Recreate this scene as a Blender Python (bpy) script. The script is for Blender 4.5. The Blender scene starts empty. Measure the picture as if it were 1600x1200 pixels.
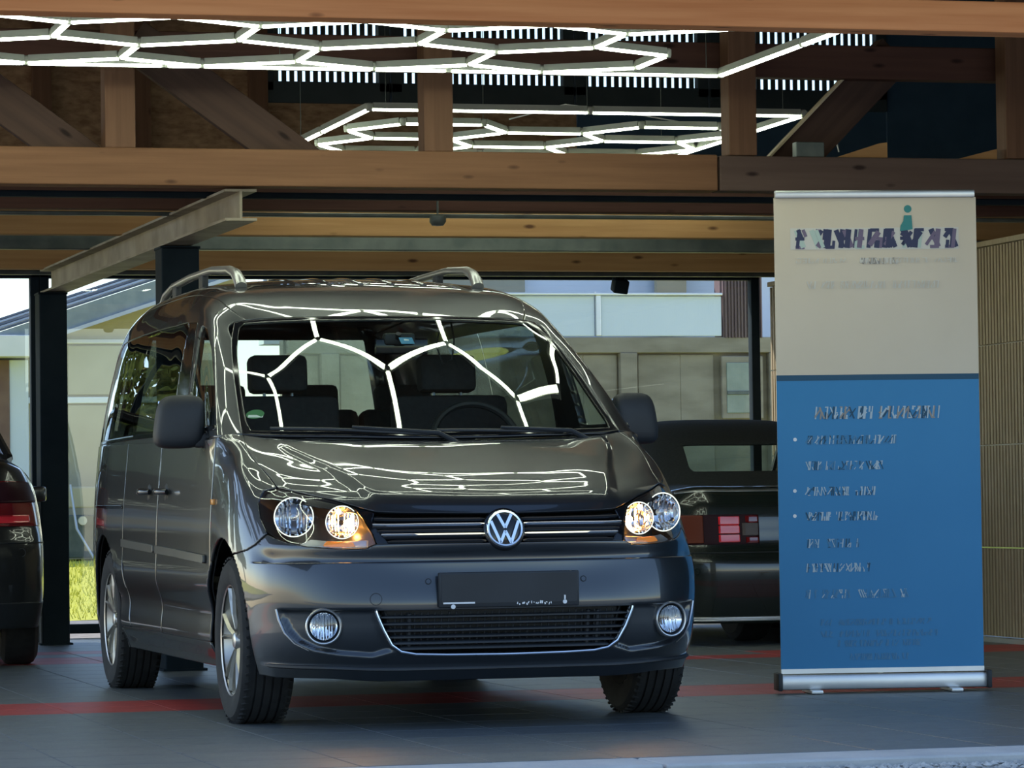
import bpy, bmesh, math, random
import numpy as np
from mathutils import Vector, Matrix, Euler
random.seed(7); RNG=np.random.default_rng(7)
scene=bpy.context.scene; COL=scene.collection
PI=math.pi
# ------------------------------------------------------------------ camera
CAM=(-3.409,-13.730,.8218); YAW=.261436; PITCH=.032922; ROLL=.013489; FPX=5693.5
fw=Vector((math.sin(YAW)*math.cos(PITCH),math.cos(YAW)*math.cos(PITCH),math.sin(PITCH)))
rt=Vector((math.cos(YAW),-math.sin(YAW),0)); up=rt.cross(fw)
e1=rt*math.cos(ROLL)-up*math.sin(ROLL); e2=rt*math.sin(ROLL)+up*math.cos(ROLL)
cd=bpy.data.cameras.new('camera'); cam=bpy.data.objects.new('camera',cd); COL.objects.link(cam)
M=Matrix.Identity(4)
for i in range(3): M[i][0]=e1[i]; M[i][1]=e2[i]; M[i][2]=-fw[i]; M[i][3]=CAM[i]
cam.matrix_world=M
cd.sensor_fit='HORIZONTAL'; cd.sensor_width=36; cd.lens=FPX/1600*36; cd.clip_start=.1; cd.clip_end=600
scene.camera=cam
# ------------------------------------------------------------------ world, sun, exposure
w=bpy.data.worlds.new('sky'); scene.world=w; w.use_nodes=True
nt=w.node_tree; bg=nt.nodes['Background']
sk=nt.nodes.new('ShaderNodeTexSky'); sk.sky_type='NISHITA'; sk.sun_disc=False
sk.sun_elevation=math.radians(48); sk.sun_rotation=math.radians(-50); sk.air_density=1.0; sk.dust_density=.4; sk.ozone_density=2.2
nt.links.new(sk.outputs[0],bg.inputs[0]); bg.inputs[1].default_value=.235
sl=bpy.data.lights.new('sun','SUN'); sl.energy=4.2; sl.angle=.009; sl.color=(1,.93,.80)
so=bpy.data.objects.new('sun',sl); COL.objects.link(so)
sd=Vector((-.62,.42,.66)).normalized()
so.rotation_euler=sd.to_track_quat('Z','Y').to_euler(); so.location=(-20,20,25)
vs_=scene.view_settings; vs_.view_transform='Standard'; vs_.look='None'; vs_.exposure=.45; vs_.gamma=1; vs_.use_curve_mapping=False
# ------------------------------------------------------------------ materials
MATS={}
def _new(name):
    m=bpy.data.materials.new(name); m.use_nodes=True; t=m.node_tree
    return m,t,t.nodes['Principled BSDF']
def rgb(c): return (c[0],c[1],c[2],1)
def mat(name,c1,c2=None,scale=(6,6,6),rough=.5,metal=0,coat=0,bump=0,bscale=None,detail=4,lo=.35,hi=.65,spec=.5,emit=None,sheen=0):
    m,t,b=_new(name); MATS[name]=m
    b.inputs['Roughness'].default_value=rough; b.inputs['Metallic'].default_value=metal
    b.inputs['Coat Weight'].default_value=coat; b.inputs['Coat Roughness'].default_value=.02
    b.inputs['Specular IOR Level'].default_value=spec
    tc=t.nodes.new('ShaderNodeTexCoord'); mp=t.nodes.new('ShaderNodeMapping'); mp.inputs['Scale'].default_value=scale
    nz=t.nodes.new('ShaderNodeTexNoise'); nz.inputs['Scale'].default_value=1; nz.inputs['Detail'].default_value=detail
    t.links.new(tc.outputs['Object'],mp.inputs[0]); t.links.new(mp.outputs[0],nz.inputs['Vector'])
    cr=t.nodes.new('ShaderNodeValToRGB'); cr.color_ramp.elements[0].position=lo; cr.color_ramp.elements[1].position=hi
    cr.color_ramp.elements[0].color=rgb(c1); cr.color_ramp.elements[1].color=rgb(c2 or c1)
    t.links.new(nz.outputs[0],cr.inputs[0]); t.links.new(cr.outputs[0],b.inputs['Base Color'])
    if bump:
        n2=nz
        if bscale:
            mp2=t.nodes.new('ShaderNodeMapping'); mp2.inputs['Scale'].default_value=bscale
            n2=t.nodes.new('ShaderNodeTexNoise'); n2.inputs['Scale'].default_value=1; n2.inputs['Detail'].default_value=4
            t.links.new(tc.outputs['Object'],mp2.inputs[0]); t.links.new(mp2.outputs[0],n2.inputs['Vector'])
        bp=t.nodes.new('ShaderNodeBump'); bp.inputs['Strength'].default_value=bump; bp.inputs['Distance'].default_value=.02
        t.links.new(n2.outputs[0],bp.inputs['Height']); t.links.new(bp.outputs[0],b.inputs['Normal'])
    return m
def emat(name,c,s):
    m,t,b=_new(name); MATS[name]=m
    b.inputs['Base Color'].default_value=rgb(c); b.inputs['Emission Color'].default_value=rgb(c); b.inputs['Emission Strength'].default_value=s
    return m
def gmat(name,tint,refl=1.0,base=.04,gl=(1,1,1),rough=0.0):
    # thin pane: transparent body plus Schlick mirror reflection, same from both sides
    m=bpy.data.materials.new(name); m.use_nodes=True; t=m.node_tree; MATS[name]=m
    for n in list(t.nodes): t.nodes.remove(n)
    o=t.nodes.new('ShaderNodeOutputMaterial'); tr=t.nodes.new('ShaderNodeBsdfTransparent'); tr.inputs[0].default_value=rgb(tint)
    g=t.nodes.new('ShaderNodeBsdfGlossy'); g.inputs['Roughness'].default_value=rough; g.inputs[0].default_value=rgb(gl)
    lw=t.nodes.new('ShaderNodeLayerWeight'); lw.inputs[0].default_value=.5
    p=t.nodes.new('ShaderNodeMath'); p.operation='POWER'; p.inputs[1].default_value=5
    a=t.nodes.new('ShaderNodeMath'); a.operation='MULTIPLY_ADD'; a.inputs[1].default_value=1-base*refl; a.inputs[2].default_value=base*refl; a.use_clamp=True
    mx=t.nodes.new('ShaderNodeMixShader')
    t.links.new(lw.outputs['Facing'],p.inputs[0]); t.links.new(p.outputs[0],a.inputs[0]); t.links.new(a.outputs[0],mx.inputs[0])
    t.links.new(tr.outputs[0],mx.inputs[1]); t.links.new(g.outputs[0],mx.inputs[2]); t.links.new(mx.outputs[0],o.inputs[0])
    return m
def wood(name,c1,c2,axis=0,rough=.7):
    sc=[26,26,26]; sc[axis]=1.1
    m=mat(name,c1,c2,scale=tuple(sc),rough=rough,bump=.15,detail=6,lo=.3,hi=.7,spec=.25)
    # knots
    t=m.node_tree; b=t.nodes['Principled BSDF']; src=b.inputs['Base Color'].links[0].from_socket
    tc=t.nodes.new('ShaderNodeTexCoord'); mp=t.nodes.new('ShaderNodeMapping'); ks=[9,9,9]; ks[axis]=3.2; mp.inputs['Scale'].default_value=ks
    vo=t.nodes.new('ShaderNodeTexVoronoi'); vo.inputs['Scale'].default_value=1
    cr=t.nodes.new('ShaderNodeValToRGB'); cr.color_ramp.elements[0].position=.06; cr.color_ramp.elements[1].position=.14; cr.color_ramp.elements[0].color=(.25,.2,.2,1); cr.color_ramp.elements[1].color=(1,1,1,1)
    mx=t.nodes.new('ShaderNodeMix'); mx.data_type='RGBA'; mx.blend_type='MULTIPLY'; mx.inputs[0].default_value=1
    t.links.new(tc.outputs['Object'],mp.inputs[0]); t.links.new(mp.outputs[0],vo.inputs['Vector']); t.links.new(vo.outputs['Distance'],cr.inputs[0]); t.links.new(src,mx.inputs[6]); t.links.new(cr.outputs[0],mx.inputs[7]); t.links.new(mx.outputs[2],b.inputs['Base Color'])
    return m
mat('paint',(.031,.037,.044),(.033,.039,.046),scale=(3,3,3),rough=.33,metal=.62,coat=1,detail=1)
mat('blk',(.010,.013,.017),(.015,.019,.024),rough=.55)
mat('blkgloss',(.006,.007,.009),rough=.08)
mat('trimgrey',(.045,.048,.045),(.055,.058,.053),rough=.35)
mat('chrome',(.82,.83,.85),(.86,.87,.88),rough=.07,metal=1)
mat('satin',(.52,.53,.53),(.58,.58,.57),rough=.32,metal=.9)
mat('alloy',(.50,.47,.42),(.56,.53,.47),rough=.34,metal=.9)
mat('rubber',(.012,.013,.014),(.022,.023,.024),scale=(20,20,20),rough=.8)
mat('interior',(.018,.019,.021),(.028,.029,.031),scale=(40,40,40),rough=.8)
mat('lampblk',(.11,.10,.095),(.15,.14,.13),rough=.3,metal=.6)
mat('visorblk',(.012,.012,.013),rough=.25)
mat('liner',(.010,.010,.011),(.016,.016,.017),rough=.9)
gmat('glass',(.80,.88,.84),2.3)
gmat('glassdark',(.30,.34,.33),2.0)
gmat('lens',(.96,.97,.98),1.6)
gmat('pane',(.95,.97,.985),1.2)
emat('bulb',(1,.46,.10),260); emat('bulbdim',(1,.42,.10),60)
emat('tube',(.90,1.0,.80),11)
mat('tubehouse',(.42,.45,.38),(.48,.50,.43),rough=.45)
mat('amber',(.75,.30,.06),(.85,.36,.08),rough=.2)
mat('white',(.75,.76,.76),(.8,.8,.8),rough=.5)
# ------------------------------------------------------------------ mesh helpers
def props(o,label=None,cat=None,group=None,kind=None):
    if label: o['label']=label
    if cat: o['category']=cat
    if group: o['group']=group
    if kind: o['kind']=kind
    return o
def empty(name,loc=(0,0,0),label=None,cat=None,group=None,rz=0,kind=None):
    o=bpy.data.objects.new(name,None); COL.objects.link(o); o.location=loc; o.rotation_euler=(0,0,rz); o.empty_display_size=.1
    return props(o,label,cat,group,kind)
def link(name,me,parent=None,loc=None,rot=None):
    o=bpy.data.objects.new(name,me); COL.objects.link(o)
    if parent: o.parent=parent
    if loc is not None: o.location=loc
    if rot is not None: o.rotation_euler=rot
    return o
def mesh(name,V,F,m,smooth=False,sharp=None):
    me=bpy.data.meshes.new(name); me.from_pydata([tuple(map(float,v)) for v in V],[],[tuple(int(i) for i in f) for f in F])
    me.materials.append(MATS[m] if isinstance(m,str) else m)
    if smooth:
        me.polygons.foreach_set('use_smooth',[True]*len(me.polygons))
        if sharp: me.set_sharp_from_angle(angle=math.radians(sharp))
    me.update(); return me
class MB:
    def __init__(s): s.V=[]; s.F=[]
    def add(s,V,F):
        n=len(s.V); s.V+= [tuple(v) for v in V]; s.F+=[tuple(i+n for i in f) for f in F]; return s
    def box(s,c,d,rot=None):
        h=[x/2 for x in d]; P=[Vector((x*h[0],y*h[1],z*h[2])) for x in(-1,1) for y in(-1,1) for z in(-1,1)]
        if rot is not None:
            R=rot if isinstance(rot,Matrix) else Euler(rot).to_matrix(); P=[R@p for p in P]
        P=[p+Vector(c) for p in P]
        return s.add(P,[(0,1,3,2),(4,6,7,5),(0,4,5,1),(2,3,7,6),(0,2,6,4),(1,5,7,3)])
    def bbox(s,c,d,b=.01,rot=None):
        # bevelled box: 24 vertices
        h=[x/2 for x in d]; b=min([b]+[x*.49 for x in h]); bm=bmesh.new(); bmesh.ops.create_cube(bm,size=1)
        for v in bm.verts: v.co=Vector((v.co.x*d[0],v.co.y*d[1],v.co.z*d[2]))
        bmesh.ops.bevel(bm,geom=bm.edges[:],offset=b,segments=2,profile=.5,affect='EDGES')
        R=(rot if isinstance(rot,Matrix) else Euler(rot).to_matrix()) if rot is not None else Matrix.Identity(3)
        bm.verts.index_update(); V=[R@v.co+Vector(c) for v in bm.verts]; F=[[v.index for v in f.verts] for f in bm.faces]; bm.free()
        return s.add(V,F)
    def tube(s,path,r,seg=8,cap=True,rx=None):
        path=[Vector(p) for p in path]; n=len(path); V=[];F=[]
        rr=r if isinstance(r,(list,tuple)) else [r]*n
        t0=(path[1]-path[0]).normalized(); a=Vector((0,0,1)) if abs(t0.z)<.9 else Vector((1,0,0))
        nrm=(a-t0*a.dot(t0)).normalized()
        for i,p in enumerate(path):
            t=((path[min(i+1,n-1)]-path[max(i-1,0)])).normalized()
            nrm=(nrm-t*nrm.dot(t)).normalized(); bn=t.cross(nrm)
            for k in range(seg):
                an=2*PI*k/seg; V.append(p+nrm*math.cos(an)*rr[i]+bn*math.sin(an)*rr[i]*(rx or 1))
        for i in range(n-1):
            for k in range(seg):
                F.append((i*seg+k,i*seg+(k+1)%seg,(i+1)*seg+(k+1)%seg,(i+1)*seg+k))
        if cap: F.append(tuple(range(seg))[::-1]); F.append(tuple((n-1)*seg+k for k in range(seg)))
        return s.add(V,F)
    def lathe(s,prof,axis,center,seg=32,closed=False):
        # prof: (radius, along-axis) ; axis vector
        ax=Vector(axis).normalized(); a=Vector((0,0,1)) if abs(ax.z)<.9 else Vector((1,0,0))
        u=(a-ax*a.dot(ax)).normalized(); v=ax.cross(u); V=[];F=[]; m=len(prof)
        for k in range(seg):
            an=2*PI*k/seg; d=u*math.cos(an)+v*math.sin(an)
            for r,h in prof: V.append(Vector(center)+d*r+ax*h)
        for k in range(seg):
            k2=(k+1)%seg
            for i in range(m-1 if not closed else m):
                j=(i+1)%m; F.append((k*m+i,k2*m+i,k2*m+j,k*m+j))
        return s.add(V,F)
    def prism(s,poly,frm,depth):
        # poly: 2d outline; frm(x,y,d)->3d
        n=len(poly); V=[frm(x,y,0) for x,y in poly]+[frm(x,y,depth) for x,y in poly]
        F=[tuple(range(n))[::-1],tuple(range(n,2*n))]+[(i,(i+1)%n,n+(i+1)%n,n+i) for i in range(n)]
        return s.add(V,F)
    def me(s,name,m,smooth=False,sharp=40): 
        me=mesh(name,s.V,s.F,m,smooth,sharp)
        bm=bmesh.new(); bm.from_mesh(me); bmesh.ops.recalc_face_normals(bm,faces=bm.faces[:]); bm.to_mesh(me); bm.free()
        if smooth: me.set_sharp_from_angle(angle=math.radians(sharp))
        return me
    def obj(s,name,m,parent=None,smooth=False,sharp=40,loc=None,rot=None): return link(name,s.me(name,m,smooth,sharp),parent,loc,rot)
def copytree(o,parent=None):
    c=o.copy(); COL.objects.link(c); c.parent=parent
    for ch in o.children: copytree(ch,c)
    return c
# spline surfaces ---------------------------------------------------
def mirror(net):
    m=net[1:][::-1].copy(); m[...,0]*=-1
    return np.concatenate([m,net],0)      # index 0..2n-2 ; centre at n-1
def _interp(K,ts):
    K=np.asarray(K,float);n=len(K)
    ch=np.linalg.norm(np.diff(K,axis=0),axis=-1)+1e-9       # [n-1,...]
    d=np.diff(K,axis=0)/ch[...,None]
    T=np.empty_like(K)
    w0=ch[:-1][...,None];w1=ch[1:][...,None]
    T[1:-1]=(d[:-1]*w1+d[1:]*w0)/(w0+w1)
    T[0]=1.5*d[0]-.5*T[1];T[-1]=1.5*d[-1]-.5*T[-2]
    i=np.clip(np.floor(ts).astype(int),0,n-2);s=(ts-i)
    s=s.reshape((-1,)+(1,)*(K.ndim-1))
    h=ch[i][...,None]
    return ((2*s**3-3*s**2+1)*K[i]+(s**3-2*s**2+s)*h*T[i]+(-2*s**3+3*s**2)*K[i+1]+(s**3-s**2)*h*T[i+1])
def surf(net,us,vs,c0=0):
    A=_interp(net,np.asarray(us,float)+c0)       # [U,nv,3]
    B=_interp(A.transpose(1,0,2),np.asarray(vs,float))  # [V,U,3]
    return B.transpose(1,0,2)
def sd_poly(U,V,poly):
    P=np.array(poly,float); d=np.full(U.shape,1e9); ins=np.zeros(U.shape,bool)
    for a,b in zip(P,np.roll(P,-1,0)):
        e=b-a; wx=U-a[0]; wy=V-a[1]; t=np.clip((wx*e[0]+wy*e[1])/(e@e+1e-12),0,1)
        d=np.minimum(d,np.hypot(wx-e[0]*t,wy-e[1]*t))
        c=((a[1]<=V)&(b[1]>V))|((b[1]<=V)&(a[1]>V))
        xi=a[0]+(V-a[1])/(e[1]+1e-12)*e[0]
        ins^=c&(U<xi)
    return np.where(ins,-d,d)
def gnormals(P):
    du=np.gradient(P,axis=0); dv=np.gradient(P,axis=1); n=np.cross(du,dv); l=np.linalg.norm(n,axis=-1,keepdims=True); return n/np.maximum(l,1e-12)
def clip_grid(P,F):
    U,Vn=F.shape; idx=lambda i,j:i*Vn+j
    verts=list(map(tuple,P.reshape(-1,3))); f=F.reshape(-1); extra={}; faces=[]
    def cut(a,b):
        k=(a,b) if a<b else (b,a)
        if k not in extra:
            fa,fb=f[k[0]],f[k[1]]; t=fa/(fa-fb); pa=np.array(verts[k[0]]); pb=np.array(verts[k[1]])
            verts.append(tuple(pa+(pb-pa)*t)); extra[k]=len(verts)-1
        return extra[k]
    ins=F<0
    cnt=ins[:-1,:-1].astype(int)+ins[1:,:-1]+ins[1:,1:]+ins[:-1,1:]
    for i,j in zip(*np.nonzero(cnt)):
        q=[idx(i,j),idx(i+1,j),idx(i+1,j+1),idx(i,j+1)]
        if cnt[i,j]==4: faces.append(q); continue
        out=[]
        for a,b in zip(q,q[1:]+q[:1]):
            ia,ib=f[a]<0,f[b]<0
            if ia: out.append(a)
            if ia!=ib: out.append(cut(a,b))
        if len(out)>2: faces.append(out)
    used=sorted({v for q in faces for v in q}); mp={v:k for k,v in enumerate(used)}
    return [verts[v] for v in used],[[mp[v] for v in q] for q in faces]
def panel(name,net,c0,us,vs,field,m,parent,off=0,thick=.012,disp=None,flip=False,sharp=None):
    P=surf(net,us,vs,c0); U,V=np.meshgrid(us,vs,indexing='ij')
    if disp is not None: P=disp(P,U,V)
    if off: P=P+gnormals(P)*off
    if flip: P=P*np.array([-1.,1,1])
    F=field(U,V,P)
    V_,F_=clip_grid(P,F)
    if flip: F_=[q[::-1] for q in F_]
    o=link(name,mesh(name,V_,F_,m,True,sharp),parent)
    if thick:
        s=o.modifiers.new('thickness','SOLIDIFY'); s.thickness=thick; s.offset=-1
    return o
def sstep(a,b,x):
    t=np.clip((x-a)/(b-a),0,1); return t*t*(3-2*t)
def net_body():
    Z=[.20,.30,.45,.59,.69,.79,.89,.97,1.03,1.07,1.095]
    X=[.850,.872,.884,.890,.890,.886,.879,.872,.866,.862,.859]
    C=[]
    C.append([(0,-.775,.19),(0,-.868,.30),(0,-.893,.45),(0,-.868,.59),(0,-.862,.68),(0,-.848,.75),(0,-.812,.812),(0,-.66,.887),(0,-.42,.962),(0,-.15,1.03),(0,.10,1.078)])
    C.append([(.25,-.768,.19),(.25,-.860,.30),(.25,-.884,.45),(.25,-.859,.59),(.25,-.852,.68),(.247,-.832,.75),(.243,-.790,.817),(.24,-.64,.892),(.235,-.40,.967),(.23,-.135,1.034),(.22,.105,1.080)])
    C.append([(.47,-.742,.19),(.47,-.828,.30),(.475,-.850,.45),(.475,-.824,.59),(.468,-.805,.68),(.46,-.772,.75),(.45,-.718,.828),(.44,-.58,.900),(.43,-.36,.974),(.42,-.10,1.038),(.41,.125,1.083)])
    C.append([(.62,-.68,.20),(.635,-.755,.30),(.64,-.775,.45),(.64,-.750,.59),(.63,-.72,.68),(.615,-.665,.76),(.59,-.595,.852),(.57,-.47,.916),(.56,-.27,.982),(.55,-.04,1.044),(.54,.15,1.087)])
    C.append([(.725,-.57,.20),(.748,-.635,.30),(.758,-.65,.45),(.758,-.635,.59),(.746,-.59,.68),(.728,-.525,.77),(.715,-.455,.870),(.69,-.34,.932),(.67,-.17,.994),(.66,.02,1.053),(.65,.18,1.092)])
    C.append([(.80,-.45,.20),(.826,-.485,.30),(.838,-.495,.45),(.838,-.48,.59),(.829,-.435,.68),(.813,-.378,.78),(.790,-.305,.883),(.768,-.20,.953),(.755,-.07,1.010),(.745,.09,1.065),(.735,.205,1.100)])
    C.append([(.84,-.28,.20),(.868,-.28,.30),(.880,-.28,.45),(.882,-.28,.59),(.876,-.26,.69),(.865,-.22,.79),(.845,-.15,.895),(.828,-.06,.975),(.805,.04,1.035),(.793,.14,1.080),(.785,.225,1.106)])
    C.append([(.86,.0,.20),(.885,.0,.30),(.896,.0,.45),(.897,.0,.59),(.893,.01,.69),(.886,.03,.79),(.872,.07,.89),(.856,.12,.975),(.842,.17,1.035),(.832,.21,1.080),(.825,.245,1.106)])
    def side(y,dx=0,dz=0): return [(x+dx,y,z+dz*(z-.2)/.9) for x,z in zip(X,Z)]
    for y,dx,dz in ((.28,-.004,0),(.6,0,0),(1.0,0,.003),(1.55,0,.007),(2.1,0,.012),(2.6,.002,.017),(3.006,.006,.021),(3.35,-.010,.024),(3.6,-.040,.026),(3.8,-.085,.027)):
        C.append(side(y,dx,dz))
    C.append([(.70,3.92,z) for z in Z]);C.append([(.48,3.965,z) for z in Z]);C.append([(0,3.975,z) for z in Z])
    return np.array(C)
def net_green():
    S=[]
    S.append([(.765,.225,1.108),(.745,.42,1.235),(.717,.64,1.37),(.68,.87,1.50),(.64,1.035,1.585),(.56,1.02,1.597),(.40,.985,1.602),(.2,.955,1.605),(0,.945,1.606)])
    S.append([(.838,.29,1.100),(.806,.51,1.255),(.766,.75,1.410),(.721,.98,1.544),(.676,1.115,1.618),(.59,1.12,1.642),(.41,1.10,1.651),(.205,1.075,1.654),(0,1.065,1.655)])
    S.append([(.852,.55,1.098),(.824,.75,1.27),(.786,.95,1.44),(.744,1.13,1.582),(.700,1.245,1.658),(.620,1.28,1.700),(.44,1.265,1.712),(.22,1.25,1.715),(0,1.245,1.716)])
    xs=[.857,.830,.794,.753,.710,.640,.46,.22,0]
    S.append([(x,y,z) for x,y,z in zip(xs,[1.0,1.12,1.25,1.38,1.48,1.55,1.55,1.55,1.55],[1.096,1.275,1.45,1.60,1.685,1.742,1.768,1.778,1.781])])
    S.append([(x,y,z) for x,y,z in zip(xs,[1.55,1.6,1.7,1.8,1.86,1.9,1.9,1.9,1.9],[1.099,1.28,1.455,1.605,1.695,1.766,1.800,1.814,1.817])])
    for y,dx,dz in ((2.3,0,.0),(2.8,-.002,-.003),(3.2,-.008,-.012),(3.5,-.028,-.03),(3.7,-.06,-.055),(3.82,-.10,-.08)):
        zz=[1.103,1.283,1.458,1.608,1.698,1.771,1.807,1.823,1.827]
        S.append([(max(x+dx,0) if x>0 else 0,y,z+dz*(z-1.1)/.7) for x,z in zip(xs,zz)])
    return np.array(S)
def net_wind():
    R=[]  # rows bottom->top, cols x 0..edge
    R.append([(0,.06,1.062),(.22,.070,1.066),(.42,.10,1.075),(.60,.148,1.087),(.70,.19,1.097),(.765,.225,1.108)])
    R.append([(0,.315,1.222),(.21,.324,1.224),(.40,.350,1.228),(.58,.392,1.233),(.68,.425,1.234),(.745,.45,1.235)])
    R.append([(0,.550,1.373),(.205,.558,1.374),(.385,.581,1.374),(.56,.616,1.373),(.655,.646,1.373),(.717,.665,1.37)])
    R.append([(0,.766,1.504),(.20,.774,1.504),(.375,.798,1.503),(.535,.835,1.501),(.62,.865,1.501),(.68,.885,1.50)])
    R.append([(0,.945,1.606),(.20,.955,1.605),(.37,.978,1.602),(.50,1.005,1.598),(.58,1.02,1.592),(.64,1.035,1.585)])
    R=np.array(R); k=np.array([1,.95,.8,.45,.2,0]); R[0,:,2]+=.024*k; R[1,:,2]+=.016*k; R[2,:,2]+=.004*k
    return R.transpose(1,0,2)
# ================================================================== the open timber hall
mat('tile',(.115,.132,.142),(.142,.160,.170),scale=(9,9,9),rough=.42,bump=.12,bscale=(60,60,60))
mat('tilered',(.34,.045,.045),(.42,.06,.055),scale=(9,9,9),rough=.45,bump=.12,bscale=(60,60,60))
mat('joint',(.06,.07,.075),rough=.9)
mat('concrete',(.42,.43,.43),(.52,.52,.51),scale=(4,4,4),rough=.85,bump=.2,bscale=(50,50,50))
mat('gravel',(.22,.22,.21),(.42,.41,.39),scale=(40,40,40),rough=.95,bump=.8,bscale=(30,30,30))
mat('stone',(.30,.30,.29),(.55,.54,.51),scale=(5,5,5),rough=.9)
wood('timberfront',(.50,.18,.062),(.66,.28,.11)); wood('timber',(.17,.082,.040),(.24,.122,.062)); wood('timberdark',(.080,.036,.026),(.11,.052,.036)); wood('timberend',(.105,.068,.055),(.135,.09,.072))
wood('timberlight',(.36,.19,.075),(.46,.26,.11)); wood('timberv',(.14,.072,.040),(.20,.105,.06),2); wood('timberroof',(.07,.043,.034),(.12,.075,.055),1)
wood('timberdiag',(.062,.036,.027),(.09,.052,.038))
mat('osb',(.24,.13,.065),(.48,.31,.17),scale=(14,60,30),rough=.8,detail=8,lo=.3,hi=.7)
mat('steeldark',(.007,.016,.024),(.011,.021,.03),rough=.75,spec=.2); mat('galvdark',(.030,.046,.050),(.04,.056,.06),rough=.6)
mat('galv',(.085,.105,.10),(.13,.15,.14),scale=(8,8,8),rough=.45,metal=.5)
mat('ibeam',(.24,.205,.15),(.36,.31,.24),scale=(5,5,5),rough=.6,metal=.2,bump=.1)
mat('navy',(.035,.085,.14),(.045,.10,.16),rough=.7)
mat('slatwall',(.36,.29,.19),(.43,.35,.24),scale=(3,30,3),rough=.6)
mat('alu',(.62,.64,.65),(.70,.71,.72),rough=.35,metal=.7)
# floor: concrete bed, loose-laid tiles
floor=MB().box((1.2,3.6,-.06),(13.6,12.2,.08)).obj('floor','joint'); props(floor,kind='structure')
T=.43; Y0=-2.456; XL=-5.2; NX=27; NY=28
def tile_me(name,m):
    bm=bmesh.new(); bmesh.ops.create_cube(bm,size=1)
    for v in bm.verts: v.co=Vector((v.co.x*(T-.002),v.co.y*(T-.002),v.co.z*.02))
    bmesh.ops.bevel(bm,geom=[e for e in bm.edges if all(v.co.z>0 for v in e.verts)],offset=.004,segments=1,affect='EDGES')
    me=bpy.data.meshes.new(name); bm.to_mesh(me); bm.free(); me.materials.append(MATS[m]); return me
td,tr_=tile_me('tile','tile'),tile_me('red_tile','tilered')
def is_red(i,j):
    x=XL+(i+.5)*T; y=Y0+(j+.5)*T
    if j in (8,9): return True
    if j==16 and x>1.6: return True
    if j in (17,) and x>3: return True
    if j in (19,20,22) and x<.6: return True
    return False
rest=MB(); n=0
vis=[]
for j in range(NY):
    for i in range(NX):
        x=XL+(i+.5)*T; y=Y0+(j+.5)*T
        # visible wedge of the camera
        d=(x-CAM[0])*math.sin(YAW)+(y-CAM[1])*math.cos(YAW); l=(x-CAM[0])*math.cos(YAW)-(y-CAM[1])*math.sin(YAW)
        hid=(-.75<x<.9 and .2<y<3.4)
        vis.append((not(abs(l)<d*.1405+.45 and not hid),d,i,j,x,y))
vis.sort()
for k,(h,d,i,j,x,y) in enumerate(vis):
    if not h and n<296:
        o=link('tile',tr_ if is_red(i,j) else td,floor,(x,y,-.010)); n+=1
    else: rest.box((x,y,-.010),(T-.004,T-.004,.02))
# the remaining tiles in one mesh, two materials
me=rest.me('tile_field','tile'); me.materials.append(MATS['tilered'])
rem=[v for k,v in enumerate([q for q in vis])]
cnt=0; order=[]
for (h,d,i,j,x,y) in vis:
    if not h and cnt<296: cnt+=1
    else: order.append(is_red(i,j))
for f,p in enumerate(me.polygons): p.material_index=1 if order[f//6] else 0
props(link('tile_field',me,floor),kind='stuff')
# kerb, gravel ground
kerb=empty('trim_1',kind='structure')
for k in range(9): MB().bbox((-5.6+k*1.6,-2.625,-.07),(1.59,.32,.14),.008).obj('kerb_stone','concrete',kerb)
V=[];F=[]
nx,ny=60,40
for i in range(nx+1):
    for j in range(ny+1):
        x=-40+80*i/nx; y=-42+39.2*j/ny; V.append((x,y,-.03))
for i in range(nx):
    for j in range(ny): a=i*(ny+1)+j; F.append((a,a+ny+1,a+ny+2,a+1))
props(link('gravel_ground',mesh('gravel_ground',V,F,'gravel')),kind='structure')
base=[Vector(v) for v in ((0,0,1),(.9,0,.3),(.28,.85,.35),(-.72,.53,.3),(-.7,-.55,.32),(.27,-.88,.3),(0,0,-.6))]
bf=[(0,1,2),(0,2,3),(0,3,4),(0,4,5),(0,5,1),(6,2,1),(6,3,2),(6,4,3),(6,5,4),(6,1,5)]
st=MB(); rr=random.Random(5)
for k in range(5200):
    x=rr.uniform(-2.6,2.4); y=-2.80-abs(rr.gauss(0,.62)); r=rr.uniform(.006,.017); a=rr.uniform(0,6.3); c,s=math.cos(a),math.sin(a); q=rr.uniform(.6,1.1)
    st.add([(x+r*(c*v.x*q-s*v.y),y+r*(s*v.x*q+c*v.y),-.028+r*v.z*.8) for v in base],bf)
o=st.obj('pebbles','stone'); props(o,'loose pale gravel in front of the concrete kerb','gravel',kind='stuff')
# ---- timber frame
def beam(name,c,d,m,label,cat='beam',rot=None,loc0=None,group=None):
    o=MB().bbox((0,0,0),d,.006,None).obj(name,m,loc=c,rot=rot); return props(o,label,cat,group,'structure')
XC=1.2; XW=13.0
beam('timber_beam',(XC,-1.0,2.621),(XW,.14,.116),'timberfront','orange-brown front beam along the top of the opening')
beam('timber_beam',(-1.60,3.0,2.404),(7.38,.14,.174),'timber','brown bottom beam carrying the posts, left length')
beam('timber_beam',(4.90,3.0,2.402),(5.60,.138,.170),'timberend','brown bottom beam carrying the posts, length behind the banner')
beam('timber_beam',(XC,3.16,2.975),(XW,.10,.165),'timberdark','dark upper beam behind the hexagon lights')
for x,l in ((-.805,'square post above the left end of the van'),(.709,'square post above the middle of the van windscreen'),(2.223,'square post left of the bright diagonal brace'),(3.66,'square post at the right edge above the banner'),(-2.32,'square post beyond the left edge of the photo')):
    beam('timber_post',(x,3.0,2.94),(.142,.13,.90),'timberv','brown '+l,'post')
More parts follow.
